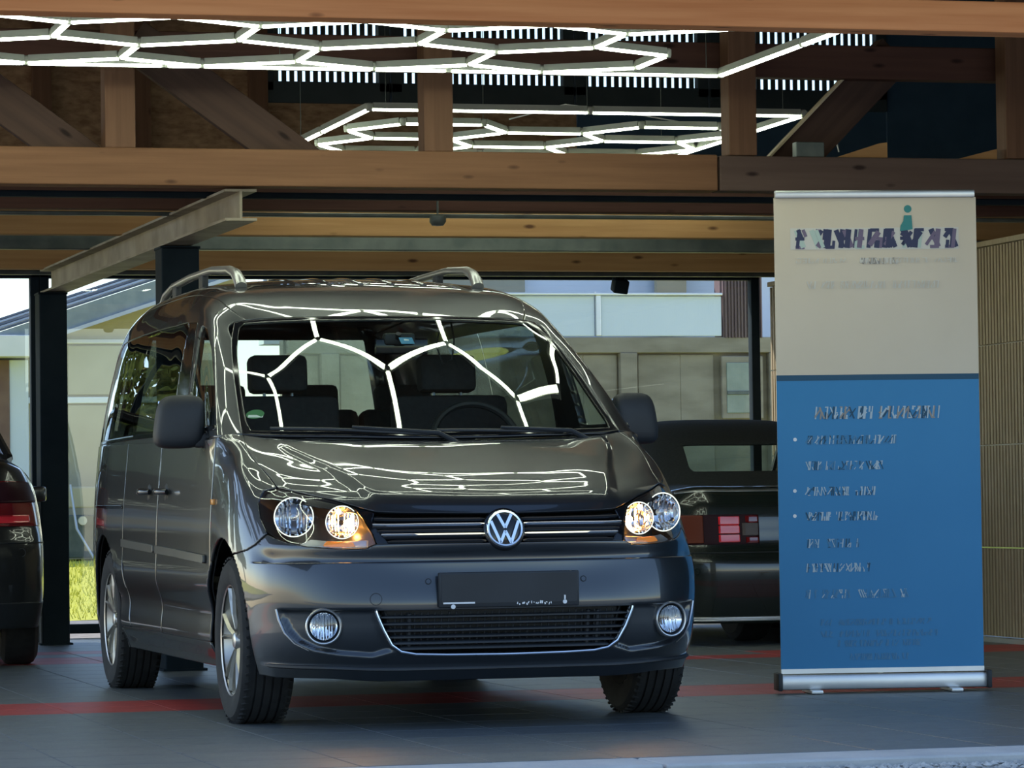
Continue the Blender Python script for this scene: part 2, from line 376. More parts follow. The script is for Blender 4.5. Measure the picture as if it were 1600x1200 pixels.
def brace(x0,z0,x1,z1,y,w,t,m,label):
    L=math.hypot(x1-x0,z1-z0); a=math.atan2(z1-z0,x1-x0)
    o=MB().bbox((0,0,0),(L,t,w),.004).obj('diagonal_brace',m,loc=((x0+x1)/2,y,(z0+z1)/2),rot=(0,-a,0)); return props(o,label,'brace',None,'structure')
brace(-1.75,3.02,-.92,2.42,3.10,.19,.05,'timberdiag','broad dark diagonal plank nearest the left edge')
brace(-.72,3.02,.12,2.42,3.12,.20,.05,'timberdiag','broad dark diagonal plank right of the left post')
brace(2.49,2.40,3.13,3.04,3.28,.20,.12,'timberdiag','dark diagonal brace with its lit edge coloured pale, upper right')
mat('paleedge',(.62,.52,.33),(.70,.60,.40),rough=.6)  # light on the brace's edge, put into a pale colour
o=brace(2.415,2.485,2.84,2.91,3.19,.012,.05,'paleedge','strip coloured pale as the lit edge of the right diagonal brace'); 
# small leftovers lying on the bottom beam
props(MB().bbox((2.585,3.02,2.528),(.145,.06,.075),.004).obj('grey_box','galv'),'small grey box standing on the bottom beam near the brace','box')
o=MB().prism([(0,0),(.26,0),(.26,.075),(.22,.07)],lambda x,y,z:Vector((2.72+x,2.98+z,2.4915+y)),.05).obj('wood_offcut','timberlight'); props(o,'wedge of pale timber lying on the bottom beam beside the grey box','offcut')
o=MB().prism([(0,0),(.22,0),(.22,.055)],lambda x,y,z:Vector((3.34+x,2.99+z,2.4875+y)),.05).obj('wood_offcut','timberlight'); props(o,'wedge of pale timber on the bottom beam at the far right','offcut')
# ---- ceiling joists and profiles behind the truss
for y,z,h,d,m,l in ((4.18,2.385,.16,.10,'timberdark','dark brown joist, first behind the bottom beam'),(5.82,2.375,.145,.10,'timberlight','light brown joist behind the dark joist'),(8.62,2.375,.145,.10,'timberlight','light brown joist nearest the rear windows')):
    beam('ceiling_joist',(XC,y,z),(XW,d,h),m,l,'joist')
for y,z,h,d,m,l in ((3.45,2.318,.03,.06,'steeldark','thin dark steel rail directly behind the bottom beam'),(4.42,2.306,.02,.05,'galv','thin grey steel rail under the dark joist'),(6.88,2.345,.09,.08,'galv','grey-green steel channel between the two light joists'),(9.1,2.315,.03,.05,'galv','thin grey rail just before the rear windows')):
    beam('steel_rail',(XC,y,z),(XW,d,h),m,l,'rail')
# steel I-beam with columns
mb=MB(); prof=[(-.075,0),(.075,0),(.075,.012),(.006,.012),(.006,.136),(.075,.136),(.075,.148),(-.075,.148),(-.075,.136),(-.006,.136),(-.006,.012),(-.075,.012)]
mb.prism(prof,lambda x,y,z:Vector((-.235-.017*z+x,2.98+z,2.160+y)),5.75); props(mb.obj('steel_beam','ibeam'),'rusty grey steel I-beam running back above the van','beam',None,'structure')
def column(x,y,sx,sy,h,label):
    c=empty('steel_column',(x,y,0),label,'column',kind='structure')
    MB().bbox((0,0,h/2),(sx,sy,h),.008).obj('shaft','steeldark',c)
    MB().box((0,0,.006),(sx+.03,sy+.05,.012)).obj('base_plate','steeldark',c)
    MB().box((0,0,h-.006),(sx+.01,sy,.012)).obj('head_plate','steeldark',c)
column(-.25,4.66,.195,.20,2.155,'black steel column behind the van, under the steel beam')
column(-.36,8.60,.170,.20,2.155,'black steel column at the rear left under the end of the steel beam')
# ---- roof: lean-to boards and rafters
ceil=MB().box((0,0,0),(14.5,12.6,.06)).obj('ceiling','timberroof',loc=(XC,4.6,3.78),rot=(math.radians(8.3),0,0)); props(ceil,kind='structure')
mat('roofing',(.06,.065,.07),(.08,.085,.09),rough=.8); rsh=MB().box((0,0,.05),(14.7,12.8,.04)).obj('roof_sheet','roofing',ceil)
for k in range(11):
    x=-4.9+k*1.25
    o=MB().bbox((0,0,0),(.08,12.2,.18),.004).obj('rafter','timberroof',loc=(x,4.55,3.655),rot=(math.radians(8.3),0,0)); props(o,'sloping roof rafter under the boards','rafter','roof rafters','structure')
# ---- rear glazing
YB=9.6
wall_r=empty('wall_rear',(0,0,0),kind='structure')
MB().box((XC,YB+.03,2.70),(14,.06,.72)).obj('wall_strip','timberdark',wall_r)          # boarded strip above the windows
def pnl(x0,x1,z0,z1,m,name='osb_board',dy=0): return MB().box(((x0+x1)/2,YB-.01+dy,(z0+z1)/2),(x1-x0-.008,.03,z1-z0-.008)).obj(name,m,wall_r)
for a,b in ((-5.2,-3.0),(-3.0,-1.8),(-1.8,-.25),(-.25,.38),(.38,1.16)): pnl(a,b,2.9,4.9,'osb')
pnl(1.16,3.3,2.95,3.475,'osb')
for a,b in ((3.3,4.4),(4.4,5.5)): pnl(a,b,2.6,3.475,'navy','dark_board')
for a,b in ((5.5,6.6),(6.6,7.8)): pnl(a,b,2.6,4.9,'navy','dark_board')
for x in (-.28,.36,1.13): MB().box((x,YB-.06,3.7),(.12,.08,2.2)).obj('wall_stud','timberv',wall_r)
pnl(1.16,5.5,4.22,4.9,'timberdark','upper_board')
# clerestory windows with corrugated sheet behind
wn=0
mat('corrlight',(.55,.66,.64),(.62,.72,.70),rough=.5); mat('corrdark',(.03,.05,.05),rough=.6)
for a,b in ((1.16,2.02),(2.02,3.28),(3.28,4.22),(4.22,5.5)):
    wn+=1; wd=empty('window_%d'%wn,kind='structure'); z0,z1=3.46,4.20; f=.075
    for (cx,cz,sx,sz) in (((a+b)/2,z0+.07,b-a-.01,.14),((a+b)/2,z1-f/2,b-a-.01,f),(a+f/2+.005,(z0+z1)/2,f,z1-z0-2*f),(b-f/2-.005,(z0+z1)/2,f,z1-z0-2*f)):
        MB().bbox((cx,YB-.02,cz),(sx,.08,sz),.006).obj('window_frame','galvdark' if 'galvdark' in MATS else 'navy',wd)
    MB().box(((a+b)/2,YB,(z0+z1)/2),(b-a-2*f,.006,z1-z0-2*f)).obj('window_pane','pane',wd)
sh=empty('corrugated_sheet',(3.3,YB+.55,3.4),'row of dark vertical slats with bright gaps behind the upper windows','slats')
pn=0.054
for k in range(92):
    MB().bbox((-2.25+k*pn,0,.42),(.033,.02,1.1),.006).obj('slat','corrdark',sh)
for z,h in ((-.22,.25),(.98,.1)): MB().box((0,.03,z),(4.7,.03,h)).obj('slat_rail','corrdark',sh)
# big windows below: frames and panes
def bigwin(n,x0,x1,z0=.03,z1=2.345,mull=()):
    wd=empty('window_%d'%n,kind='structure'); f=.06
    for (cx,cz,sx,sz) in [((x0+x1)/2,z0+f/2,x1-x0,f),((x0+x1)/2,z1+.0,x1-x0,f*1.2),(x0+f/2,(z0+z1)/2,f,z1-z0),(x1-f/2,(z0+z1)/2,f,z1-z0)]+[(m,(z0+z1)/2,f,z1-z0) for m in mull]:
        MB().bbox((cx,YB,cz),(sx,.08,sz),.006).obj('window_frame','steeldark',wd)
    xs=[x0+f]+[m for m in mull]+[x1-f]
    for a,b in zip(xs,xs[1:]): MB().box(((a+b)/2,YB,(z0+z1)/2),(b-a-.02,.006,z1-z0-.08)).obj('window_pane','pane',wd)
bigwin(5,-5.0,-.30,mull=(-3.4,-1.8)); bigwin(6,-.30,2.15,mull=(.55,)); bigwin(7,2.15,4.56)
MB().box((XC,YB,2.42),(14,.10,.10)).obj('wall_head','steeldark',wall_r)
# ---- right side wall of ribbed panels
wall=empty('wall_right',(4.6,0,0),kind='structure')
for r,(z0,z1) in enumerate(((.03,.536),(.536,1.121),(1.121,1.694),(1.694,2.257))):
    for (y0,y1) in ((2.6,6.1),(6.1,9.5)):
        mb=MB(); mb.box((.03,(y0+y1)/2,(z0+z1)/2),(.02,y1-y0-.006,z1-z0-.006))
        k=y0+.02
        while k<y1-.02:
            mb.box((.012,k,(z0+z1)/2),(.024,.026,z1-z0-.008)); k+=.045
        o=mb.obj('ribbed_panel','slatwall',wall); props(o,kind='stuff')
MB().box((.0,6.05,.012),(.05,6.9,.03)).obj('base_strip','alu',wall)
MB().box((.03,6.05,2.275),(.07,6.9,.03)).obj('cap_strip','slatwall',wall)
ow=empty('wall_outer',kind='structure'); MB().box((7.75,3.5,2.4),(.1,12.2,4.8)).obj('wall_board','navy',ow)
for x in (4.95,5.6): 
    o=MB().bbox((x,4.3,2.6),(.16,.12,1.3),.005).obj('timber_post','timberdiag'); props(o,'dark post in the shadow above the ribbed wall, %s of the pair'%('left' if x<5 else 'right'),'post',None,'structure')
# ---- hexagon lights
def tube_meshes(L):
    w_,n=.014,8
    def ex(pr): 
        mb=MB(); mb.prism(pr,lambda x,y,z:Vector((z-L/2,x,y)),L); return mb
    low=[(w_*math.cos(PI+PI*k/n),.012*math.sin(PI+PI*k/n)) for k in range(n+1)]
    a=ex(low).me('light_tube','tube'); b=ex([(-.017,0),(.017,0),(.015,.030),(-.015,.030)]).me('tube_housing','tubehouse')
    return a,b
TM={}
def put_tube(root,p,q,gap=.018):
    p,q=Vector(p),Vector(q); L=round((q-p).length-gap*2,3)
    if L not in TM: TM[L]=tube_meshes(L)
    a=math.atan2(q.y-p.y,q.x-p.x)
    t=link('light_tube',TM[L][0],root,(p+q)/2,(0,0,a)); link('tube_housing',TM[L][1],t)
CJ=None
def hexlight(name,segs,label,hang):
    global CJ
    root=empty(name,(0,0,2.8),label,'light'); nodes={}
    for p,q in segs:
        put_tube(root,(*p,0),(*q,0))
        for n_ in (p,q): nodes[(round(n_[0],2),round(n_[1],2))]=n_
    if CJ is None: CJ=MB().lathe([(0,-.014),(.016,-.012),(.019,0),(.019,.022),(.012,.028),(0,.028)],(0,0,1),(0,0,0),10).me('connector','tubehouse',True)
    for n_ in nodes.values(): link('connector',CJ,root,(n_[0],n_[1],0))
    for x,y,h in hang: MB().tube([(x,y,.02),(x,y,h)],.002,4).obj('hanging_wire','galv',root)
    return root
def seg_unique(L):
    s={};
    for p,q in L:
        k=tuple(sorted([(round(p[0],2),round(p[1],2)),(round(q[0],2),round(q[1],2))])); s[k]=(p,q)
    return list(s.values())
s_=.454; dx=s_*math.cos(PI/6); segs=[]
def nodeA(k,row): return None
X0=-1.322; chains=[2.30,1.62,.94,.26]
def zz(k,c):   # node k of chain c ; even k low (far), odd k near for even chains
    far=(k%2==0) if c%2==0 else (k%2!=0)
    return (X0+k*dx,chains[c]-(0 if far else s_/2))
for c in range(4):
    k0,k1=(-4,7)
    for k in range(k0,k1): segs.append((zz(k,c),zz(k+1,c)))
    if c<3:
        for k in range(k0,k1+1):
            if zz(k,c)[1]<chains[c]-.1: segs.append((zz(k,c),zz(k,c+1)))
xl,xr,yn,yf=X0-5*dx-.02,1.905,.02,2.312
nb=4
for i in range(nb):
    a=xl+(xr-xl)*i/nb; b=xl+(xr-xl)*(i+1)/nb; segs.append(((a,yf),(b,yf))); segs.append(((a,yn),(b,yn)))
for x in (xl,xr): segs.append(((x,yn),(x,(yn+yf)/2))); segs.append(((x,(yn+yf)/2),(x,yf)))
hexlight('hexagon_light',seg_unique(segs),'large honeycomb of lit white tubes nearest the front, above the van',[(x,y,.35+.12*y) for x in (-2.6,-.2,1.8) for y in (.1,2.2)])
segs=[]; s_=.43
for cx,cy in ((1.14,4.95),(1.14,5.695),(1.785,5.323),(2.43,4.95),(2.43,5.695)):
    P=[(cx+s_*math.cos(PI/3*k),cy+s_*math.sin(PI/3*k)) for k in range(6)]
    segs+= [(P[k],P[(k+1)%6]) for k in range(6)]
a,b,c_,d_=.60,2.885,3.93,6.17
m=(a+b)/2; n2=(c_+d_)/2
segs+=[((a,c_),(m,c_)),((m,c_),(b,c_)),((a,d_),(m,d_)),((m,d_),(b,d_)),((a,c_),(a,n2)),((a,n2),(a,d_)),((b,c_),(b,n2)),((b,n2),(b,d_))]
hl2=hexlight('hexagon_light',seg_unique(segs),'smaller square honeycomb of lit white tubes behind the timber posts',[(x,y,.75) for x in (.7,1.75,2.8) for y in (4.0,6.1)])
# two loose feeder cables on the rear light
for pts in ([(1.5,4.6,.03),(1.75,4.4,.09),(2.2,4.5,.05),(2.45,4.62,.03)],[(2.885,3.95,.02),(2.99,3.9,.0),(3.02,3.85,-.08),(3.03,3.8,-.2)]): MB().tube(pts,.004,5).obj('feed_cable','white',hl2,True)
# motion sensor and lamp box under the joists
o=empty('motion_sensor',(.985,4.1,2.258),'small dark sensor hanging under the dark joist above the van','sensor')
MB().lathe([(0,-.03),(.03,-.026),(.042,-.008),(.042,.02),(.02,.03),(0,.03)],(0,0,1),(0,0,0),16).obj('sensor_head','galv',o,True); MB().tube([(0,0,.03),(0,.0,.12)],.006,6).obj('sensor_stem','galv',o)
o=empty('camera_box',(3.56,9.5,2.265),'small black box hanging from the rear window head','box')
MB().bbox((0,0,0),(.10,.10,.09),.01,(.3,.1,0)).obj('housing','steeldark',o,True); MB().box((-.03,.02,.075),(.012,.09,.08)).obj('bracket','steeldark',o); MB().box((.03,.02,.075),(.012,.09,.08)).obj('bracket','steeldark',o)
# ================================================================== outside, seen through the rear windows
mat('grass',(.46,.46,.05),(.66,.64,.09),scale=(30,30,30),rough=.9,bump=.6)
mat('asphalt',(.20,.19,.18),(.30,.28,.27),scale=(20,20,20),rough=.95)
mat('cream',(.48,.41,.26),(.54,.46,.30),scale=(2,2,2),rough=.8); mat('creampanel',(.36,.34,.25),(.41,.39,.29),scale=(3,3,3),rough=.8)
mat('paleblue',(.64,.72,.82),(.70,.77,.86),scale=(1,1,1),rough=.3); mat('bldconc',(.23,.20,.155),(.33,.29,.23),scale=(2,2,6),rough=.9,bump=.1)
mat('roofslate',(.10,.12,.15),(.16,.18,.21),scale=(6,6,6),rough=.6); mat('fascia',(.22,.26,.29),(.28,.32,.34),scale=(8,8,8),rough=.7)
mat('cladding',(.14,.09,.10),(.19,.13,.13),scale=(40,4,1),rough=.8); mat('brown',(.16,.09,.07),(.2,.12,.09),rough=.7); mat('winglass',(.16,.22,.20),(.22,.28,.25),rough=.1)
mat('foliage',(.10,.13,.02),(.34,.34,.06),scale=(9,9,9),rough=.9,detail=8); mat('redpaint',(.45,.03,.03),(.5,.04,.04),rough=.2,coat=1)
props(MB().box((2,13.2,-.04),(50,7,.06)).obj('rear_path','asphalt'),kind='structure')
V=[];F=[]
for i in range(61):
    for j,(y,z) in enumerate(((13.6,-.005),(16,.02),(19,.12),(21.5,.24),(23.9,.32))): V.append((-26+i*1.2,y,z+.02*math.sin(i*1.7+j)))
for i in range(60):
    for j in range(4): a=i*5+j; F.append((a,a+5,a+6,a+1))
props(link('lawn',mesh('lawn',V,F,'grass',True)),kind='structure')
gb=MB(); rg=random.Random(9)
for k in range(5000):
    x=rg.uniform(-.2,2.6); y=rg.uniform(13.7,23.0); z=np.interp(y,[13.6,16,19,21.5,23.9],[-.005,.02,.12,.24,.32]); h=rg.uniform(.03,.07)*(0.2 if x>1.6 and y>23.1 else 1); a=rg.uniform(0,6.3)
    gb.add([(x-.006*math.cos(a),y-.006*math.sin(a),z-.01),(x+.006*math.cos(a),y+.006*math.sin(a),z-.01),(x+rg.uniform(-.03,.03),y+rg.uniform(-.03,.03),z+h)],[(0,1,2)])
props(link('grass_blades',mesh('grass_blades',gb.V,gb.F,'grass')),'bright green mown grass seen through the rear window','grass',kind='stuff')
# concrete building with frosted balcony panels, right half
Yf=24.0
bd=empty('concrete_building',(8,Yf,0),'grey concrete building with pale blue balcony panels beyond the rear window','building')
def bx(nm,x0,x1,z0,z1,m,y=0,d=.2,p=None): return MB().bbox(((x0+x1)/2-8,y+d/2,(z0+z1)/2),(x1-x0,d,z1-z0),.008).obj(nm,m,p or bd)
bx('wall',4.25,16,-.2,2.6,'bldconc',.1,.4); bx('cap_beam',4.25,16,2.44,2.61,'bldconc',0,.3)
for x in (4.6,6.1,7.90,9.6,11.4): bx('pillar',x,x+.19,-.2,2.44,'bldconc',-.02,.2)
for a,b in ((4.26,4.58),(4.82,6.08),(6.32,7.5),(7.5,7.88),(8.12,8.6),(8.6,8.98)): bx('concrete_panel',a,b,1.0,2.42,'bldconc',.06,.1)
for a,b in ((4.26,5.2),(5.24,7.62),(7.69,9.06)): bx('balcony_panel',a,b,2.62,3.055,'paleblue',.0,.04)
for x in (5.22,7.655): bx('balcony_post',x-.03,x+.03,2.62,3.10,'alu',-.03,.06)
bx('hand_rail',4.26,9.06,3.06,3.09,'alu',-.05,.1)
bx('upper_wall',4.26,16,2.6,5.0,'paleblue',1.4,.3); bx('blind',4.3,7.2,3.1,4.2,'creampanel',1.3,.1); bx('shutter',8.7,9.05,2.7,4.5,'cream',1.2,.1)
for k in range(24): bx('cladding_board',9.08+k*.0185,9.08+k*.0185+.016,2.6,5.5,'cladding',-.02 if k%2 else .0,.1)
bx('cladding_back',9.06,9.53,2.6,5.5,'cladding',.05,.2)
wf=bx('window',9.05,9.52,1.72,2.40,'bldconc',-.02,.05); bx('window_pane',9.10,9.48,1.78,2.33,'winglass',-.03,.02,wf) ; bx('window_sash',9.10,9.48,1.98,2.02,'galv',-.05,.02,wf)
# house with sloping roof, left half
hs=empty('house',(1.5,Yf,0),'cream house with sloping slate roof beyond the rear window','house')
def hx(nm,x0,x1,z0,z1,m,y=0,d=.2,p=None): return MB().bbox(((x0+x1)/2-1.5,y+d/2,(z0+z1)/2),(x1-x0,d,z1-z0),.008).obj(nm,m,p or hs)
hx('wall',-6,3.7,.1,2.45,'creampanel',.1,.3)
MB().prism([(-5,.0),(2.2,.0),(2.2,3.30),(-5,.93)],lambda x,y,z:Vector((x,.11+z,y)),.25).obj('gable','cream',hs)
for z0,z1,m in ((2.55,2.60,'alu'),(1.93,1.995,'paleblue')): hx('window_band',1.0,3.7,z0,z1,m,.02,.1)
for a,b,z0,z1 in ((1.92,2.55,2.02,2.53),(2.58,3.3,2.02,2.53),(1.92,2.55,1.0,1.91),(2.58,3.3,1.0,1.91)): hx('wall_panel',a,b,z0,z1,'creampanel',.04,.06)
MB().prism([(-5,.905),(2.2,3.28),(2.2,3.24),(-5,.865)],lambda x,y,z:Vector((x,-.38+z,y)),.06).obj('verge_board','alu',hs)
mroof=MB().prism([(-5,1.115),(2.2,3.49),(2.2,3.28),(-5,.905)],lambda x,y,z:Vector((x,-.35+z,y-.0)),1.0).obj('roof_fascia','fascia',hs)
sl_=(3.10-.60)/7.6
for k in range(5):
    z=1.125+k*.03
    MB().prism([(-5,z),(2.2,z+2.376),(2.2,z+2.376+.022),(-5,z+.022)],lambda x,y,zz_:Vector((x,-.3+k*.2+zz_,y)),.6).obj('roof_course','roofslate' if k%2==0 else 'alu',hs)
hx('far_wall',-1.5,1.5,2.3,5.5,'paleblue',3.0,.3); hx('far_wall_cream',-1.4,1.28,2.6,3.6,'cream',2.9,.2)
hx('white_eave',.9,1.50,2.40,2.62,'white',-.4,.4); hx('door',.9,1.30,.0,2.38,'brown',-.05,.1); hx('pale_wall',1.30,1.50,.0,2.38,'paleblue',-.02,.1)
# service cabinet with gauges and hose
cb=empty('service_cabinet',(2.02,23.6,.33),'grey metal cabinet with two round gauges standing on the grass','cabinet')
MB().bbox((0,0,.22),(.62,.3,.44),.01).obj('body','galv',cb); MB().bbox((0,.02,.62),(.62,.28,.22),.02).obj('hood','creampanel',cb)
for x in (-.05,.12): MB().lathe([(0,.02),(.045,.02),(.05,0)],(0,-1,0),(x,-.15,.38),16).obj('gauge','alu',cb)
MB().tube([(-.18,-.2,.75),(-.13,-.3,.3),(.02,-.45,.0),(.2,-.5,-.12),(.32,-.5,-.14)],.014,6).obj('hose','alu',cb,True)
# trees to the rear left, mirrored in the van's side windows
def tree(x,y,r,h,label):
    b=empty('tree',(x,y,0),label,'tree','trees mirrored in the van side windows')
    V=[];F=[];rb=random.Random(int(x*13+y))
    for k in range(4200):
        a=rb.uniform(0,6.283); t=rb.uniform(-.8,1); q=math.sqrt(max(0,1-t*t))*rb.uniform(.6,1.03); p=Vector((r*q*math.cos(a),r*q*math.sin(a),h*.58+h*.42*t)); s=rb.uniform(.12,.30); d=Vector((rb.uniform(-1,1),rb.uniform(-1,1),rb.uniform(-1,1))).normalized(); e=d.orthogonal().normalized()
        n=len(V); V+=[p+d*s,p+e*s*.5,p-d*s,p-e*s*.5]; F.append((n,n+1,n+2,n+3))
    props(link('leaves',mesh('leaves',V,F,'foliage'),b),kind='stuff')
    MB().tube([(0,0,-.2),(.1,0,h*.3),(0,.1,h*.6)],[.22,.17,.08],7).obj('trunk','brown',b)
for (x,y,r,h),lb in zip(((-4.2,31,2.0,8.0),(-8.4,30,2.0,9.2),(-12.6,29,2.0,8.2),(-16.8,27,2.0,8.8)),('yellow-green tree nearest the house, mirrored in the van side','tallest yellow-green tree, mirrored in the van side','yellow-green tree left of the tallest one, mirrored in the van side','leftmost yellow-green tree, mirrored in the van side')): tree(x,y,r,h,lb)
# ================================================================== the van
van=empty('van',(0,0,0),'dark grey metallic van with headlights lit, parked under the hexagon lights','van')
NB=mirror(net_body()); cB=len(net_body())-1; NG=net_green(); NW=mirror(net_wind()); cW=len(net_wind())-1
HL=[(5.111,5.543),(4.981,5.008),(4.751,4.541),(4.449,4.307),(4.046,4.124),(3.514,3.973),(2.896,3.89),(2.421,3.856),(2.205,3.873),(2.018,4.057),(2.104,4.608),(2.277,5.275),(2.478,5.726),(2.953,5.893),(3.471,5.993),(3.96,6.13),(4.435,6.19),(4.938,5.977)]
SHUT=[(4.435,6.25),(4.809,6.928),(5.2,7.579),(5.52,8.23),(5.58,9.05),(5.45,10.2)]
HOODLOW=[(0,5.63),(2.03,5.63),(2.478,5.80),(2.953,5.95),(3.471,6.05),(3.96,6.19)]
BUMPTOP=[(0,4.03),(1.77,4.05),(2.018,4.045),(2.205,3.86),(2.421,3.843),(2.896,3.875),(3.514,3.958),(4.046,4.108),(4.449,4.29),(4.72,4.43),(5.125,4.04),(5.53,3.756),(6.4,3.5)]
POCKET=[(4.363,2.003),(4.32,1.753),(4.161,1.436),(3.888,1.185),(3.413,.968),(2.795,.82),(2.10,.74),(1.72,.95),(1.92,1.486),(2.05,2.003)]
LG=[(2.04,1.95),(2.018,1.85),(1.917,1.486),(1.788,1.135),(1.63,.952),(1.385,.868),(.867,.835),(.105,.818)]
LGP=[(-a,b) for a,b in LG]+[(a,b) for a,b in LG[::-1]]
UGR=[(-2.06,5.60),(2.06,5.60),(2.12,5.2),(1.78,4.06),(-1.78,4.06),(-2.12,5.2)]
UC=np.array([(6.24,2.36),(7.03,2.74),(7.71,3.18),(8.58,3.93),(8.97,4.147),(10,4.5)])
def bdisp(P,U,V):
    P=P.copy(); a=np.abs(U)
    n=gnormals(P)
    wf=1-sstep(4.6,5.4,a)
    # undercut above the bumper crease, shelf below it
    d=-.020*sstep(4.05,3.42,V)*(V>3.30)*wf+(.006*sstep(3.31,3.27,V)*sstep(1.6,2.2,V))*wf
    pk=-sd_poly(a,V,POCKET)
    d=d-.020*sstep(0,.10,pk)
    d=d+.010*sstep(.55,.35,V)*wf
    P=P+n*d[...,None]
    uc=np.interp(V,UC[:,0],UC[:,1])
    dz=.013*sstep(0,.45,uc-a)*sstep(5.7,6.4,V)*sstep(10.2,9.2,V)
    P[...,2]+=dz
    # swage on the lower doors
    side=sstep(7.6,8.4,a)*sstep(13.4,12.8,a)
    P[...,0]-=np.sign(P[...,0])*side*(.016*np.exp(-((V-1.75)/.45)**2)-.006*np.exp(-((V-2.6)/.5)**2)+.02*sstep(.95,.2,V))
    return P
def arch(P,R=.392):
    f=np.minimum(np.hypot(P[...,1],P[...,2]-.315),np.hypot(P[...,1]-3.006,P[...,2]-.315))-R
    return np.where(np.abs(P[...,0])>.55,f*4,1.)
def fpoly(*polys,hole=(),ar=False,grow=0.):
    def f(U,V,P):
        a=np.abs(U); F=np.full(U.shape,1e9)
        for p in polys: F=np.minimum(F,sd_poly(a,V,p))
        F=F-grow
        for h in hole: F=np.maximum(F,-sd_poly(a,V,h))
        if ar: F=np.maximum(F,-arch(P))
        return F
    return f
def B(name,u0,u1,v0,v1,du,dv,field,m,parent=van,**k):
    return panel(name,NB,cB,np.arange(u0,u1+du*.5,du),np.arange(v0,v1+dv*.5,dv).clip(0,10),field,m,parent,disp=bdisp,**k)
def sp(u,v,off=0):
    us=np.array([u-.02,u,u+.02]); vs=np.array([max(v-.02,0),v,v+.02]); P=bdisp(surf(NB,us,vs,cB),*np.meshgrid(us,vs,indexing='ij'))
    n=np.cross(P[2,1]-P[0,1],P[1,2]-P[1,0]); n/=np.linalg.norm(n)
    return Vector(P[1,1]+n*off),Vector(n)
# --- painted panels
big=[(-.5,-1)]
B('hood',-6,6,5.5,10,.07,.05,fpoly([(-.2,5.63)]+HOODLOW+SHUT+[(-.2,10.2)],grow=-.012),'paint',thick=.014)
bump_poly=[(-.2,4.03)]+BUMPTOP+[(6.4,-.3),(-.2,-.3)]
fogc=(3.198,1.586)
fogp=[(fogc[0]+.42*math.cos(t*PI/12),fogc[1]+.42*math.sin(t*PI/12)) for t in range(24)]
B('front_bumper',-6.5,6.5,0,4.6,.06,.04,fpoly(bump_poly,hole=(LGP[::-1],),ar=True,grow=-.012),'paint',thick=.014)
# fenders, doors, quarters on both sides
fend=[(4.74,4.46),(4.751,4.541),(4.99,5.008),(5.12,5.543),(4.96,5.99),(4.5,6.22)]+[(a+.03,b) for a,b in SHUT[:-1]]+[(5.48,10.3),(7.96,10.3),(7.96,-.3),(6.42,-.3),(6.42,3.52),(5.53,3.78),(5.125,4.07)]
for s in (-1,1):
    rng=(lambda a,b:(a,b) if s>0 else (-b,-a))
    B('front_fender',*rng(4.2,8.1),0,10,.05,.05,fpoly(fend,ar=True,grow=-.012),'paint')
    B('sill_panel',*rng(7.9,13.2),0,1.1,.08,.05,fpoly([(7.96,-.3),(13,-.3),(13,.97),(7.96,.97)],ar=True),'paint')
    fd=B('front_door',*rng(7.9,11),.9,10,.08,.06,fpoly([(7.972,.98),(10.943,.98),(10.943,10.3),(7.972,10.3)],ar=True),'paint')
    sd_=B('sliding_door',*rng(10.9,12.9),.9,10,.08,.06,fpoly([(10.953,.98),(12.5,.98),(12.67,3),(12.67,10.3),(10.953,10.3)],ar=True),'paint')
    B('quarter_panel',*rng(12.4,18.05),0,10,.08,.06,fpoly([(12.512,.98),(12.682,3),(12.682,10.3),(18,10.3),(18,-.3),(13,-.3),(13,1)],ar=True),'paint')
    B('gap_filler',*rng(4.6,18),0,10,.12,.1,fpoly([(4.6,-.3),(18,-.3),(18,10.3),(5.8,10.3),(5.8,6),(5.2,4.2),(4.6,3.4)],ar=True),'liner',off=-.020,thick=.004)  # added dark sheet behind the panels, keeps light out of the gaps
    # moulding strips, handles
    for p,a,b in ((fd,8.26,10.90),(sd_,10.99,12.62)):
        va=lambda u:3.32+(u-8.26)*.098
        pl=[(a,va(a)-.17),(b,va(b)-.17),(b,va(b)+.17),(a,va(a)+.17)]
        B('side_moulding',*rng(a-.1,b+.1),2.9,4.2,.06,.03,fpoly(pl),'trimgrey',p,off=.014,thick=.016)
    for p,u in ((fd,10.60),(sd_,11.40)):
        c,n=sp(s*u,5.96); mb=MB()
        mb.lathe([(0,.004),(.03,.004),(.036,.001),(.036,-.01)],n,c,20)
        mb.obj('handle_cup','blk',p,True)
        mb=MB(); t=Vector((0,1,0)); 
        mb.tube([c-t*.085+n*.012,c-t*.06+n*.034,c+n*.040,c+t*.06+n*.034,c+t*.085+n*.012],[.012,.014,.014,.014,.012],10)
        mb.obj('door_handle','paint',p,True)
    c,n=sp(s*7.75,5.55,.004); MB().bbox(c,(.012,.05,.022),.006).obj('side_indicator','amber',van,True)
    # rail groove behind the sliding door
    B('slide_rail',*rng(12.7,15.4),5.0,5.6,.08,.04,fpoly([(12.72,5.22),(15.2,5.22),(15.2,5.36),(12.72,5.36)]),'blkgloss',off=.003,thick=.003)
# tailgate and rear
for s in (-1,1):
    rng=(lambda a,b:(a,b) if s>0 else (-b,-a))
    B('tailgate',*rng(18.02,20),0,10,.2,.2,fpoly([(18.02,-.3),(20.3,-.3),(20.3,10.3),(18.02,10.3)]),'paint')
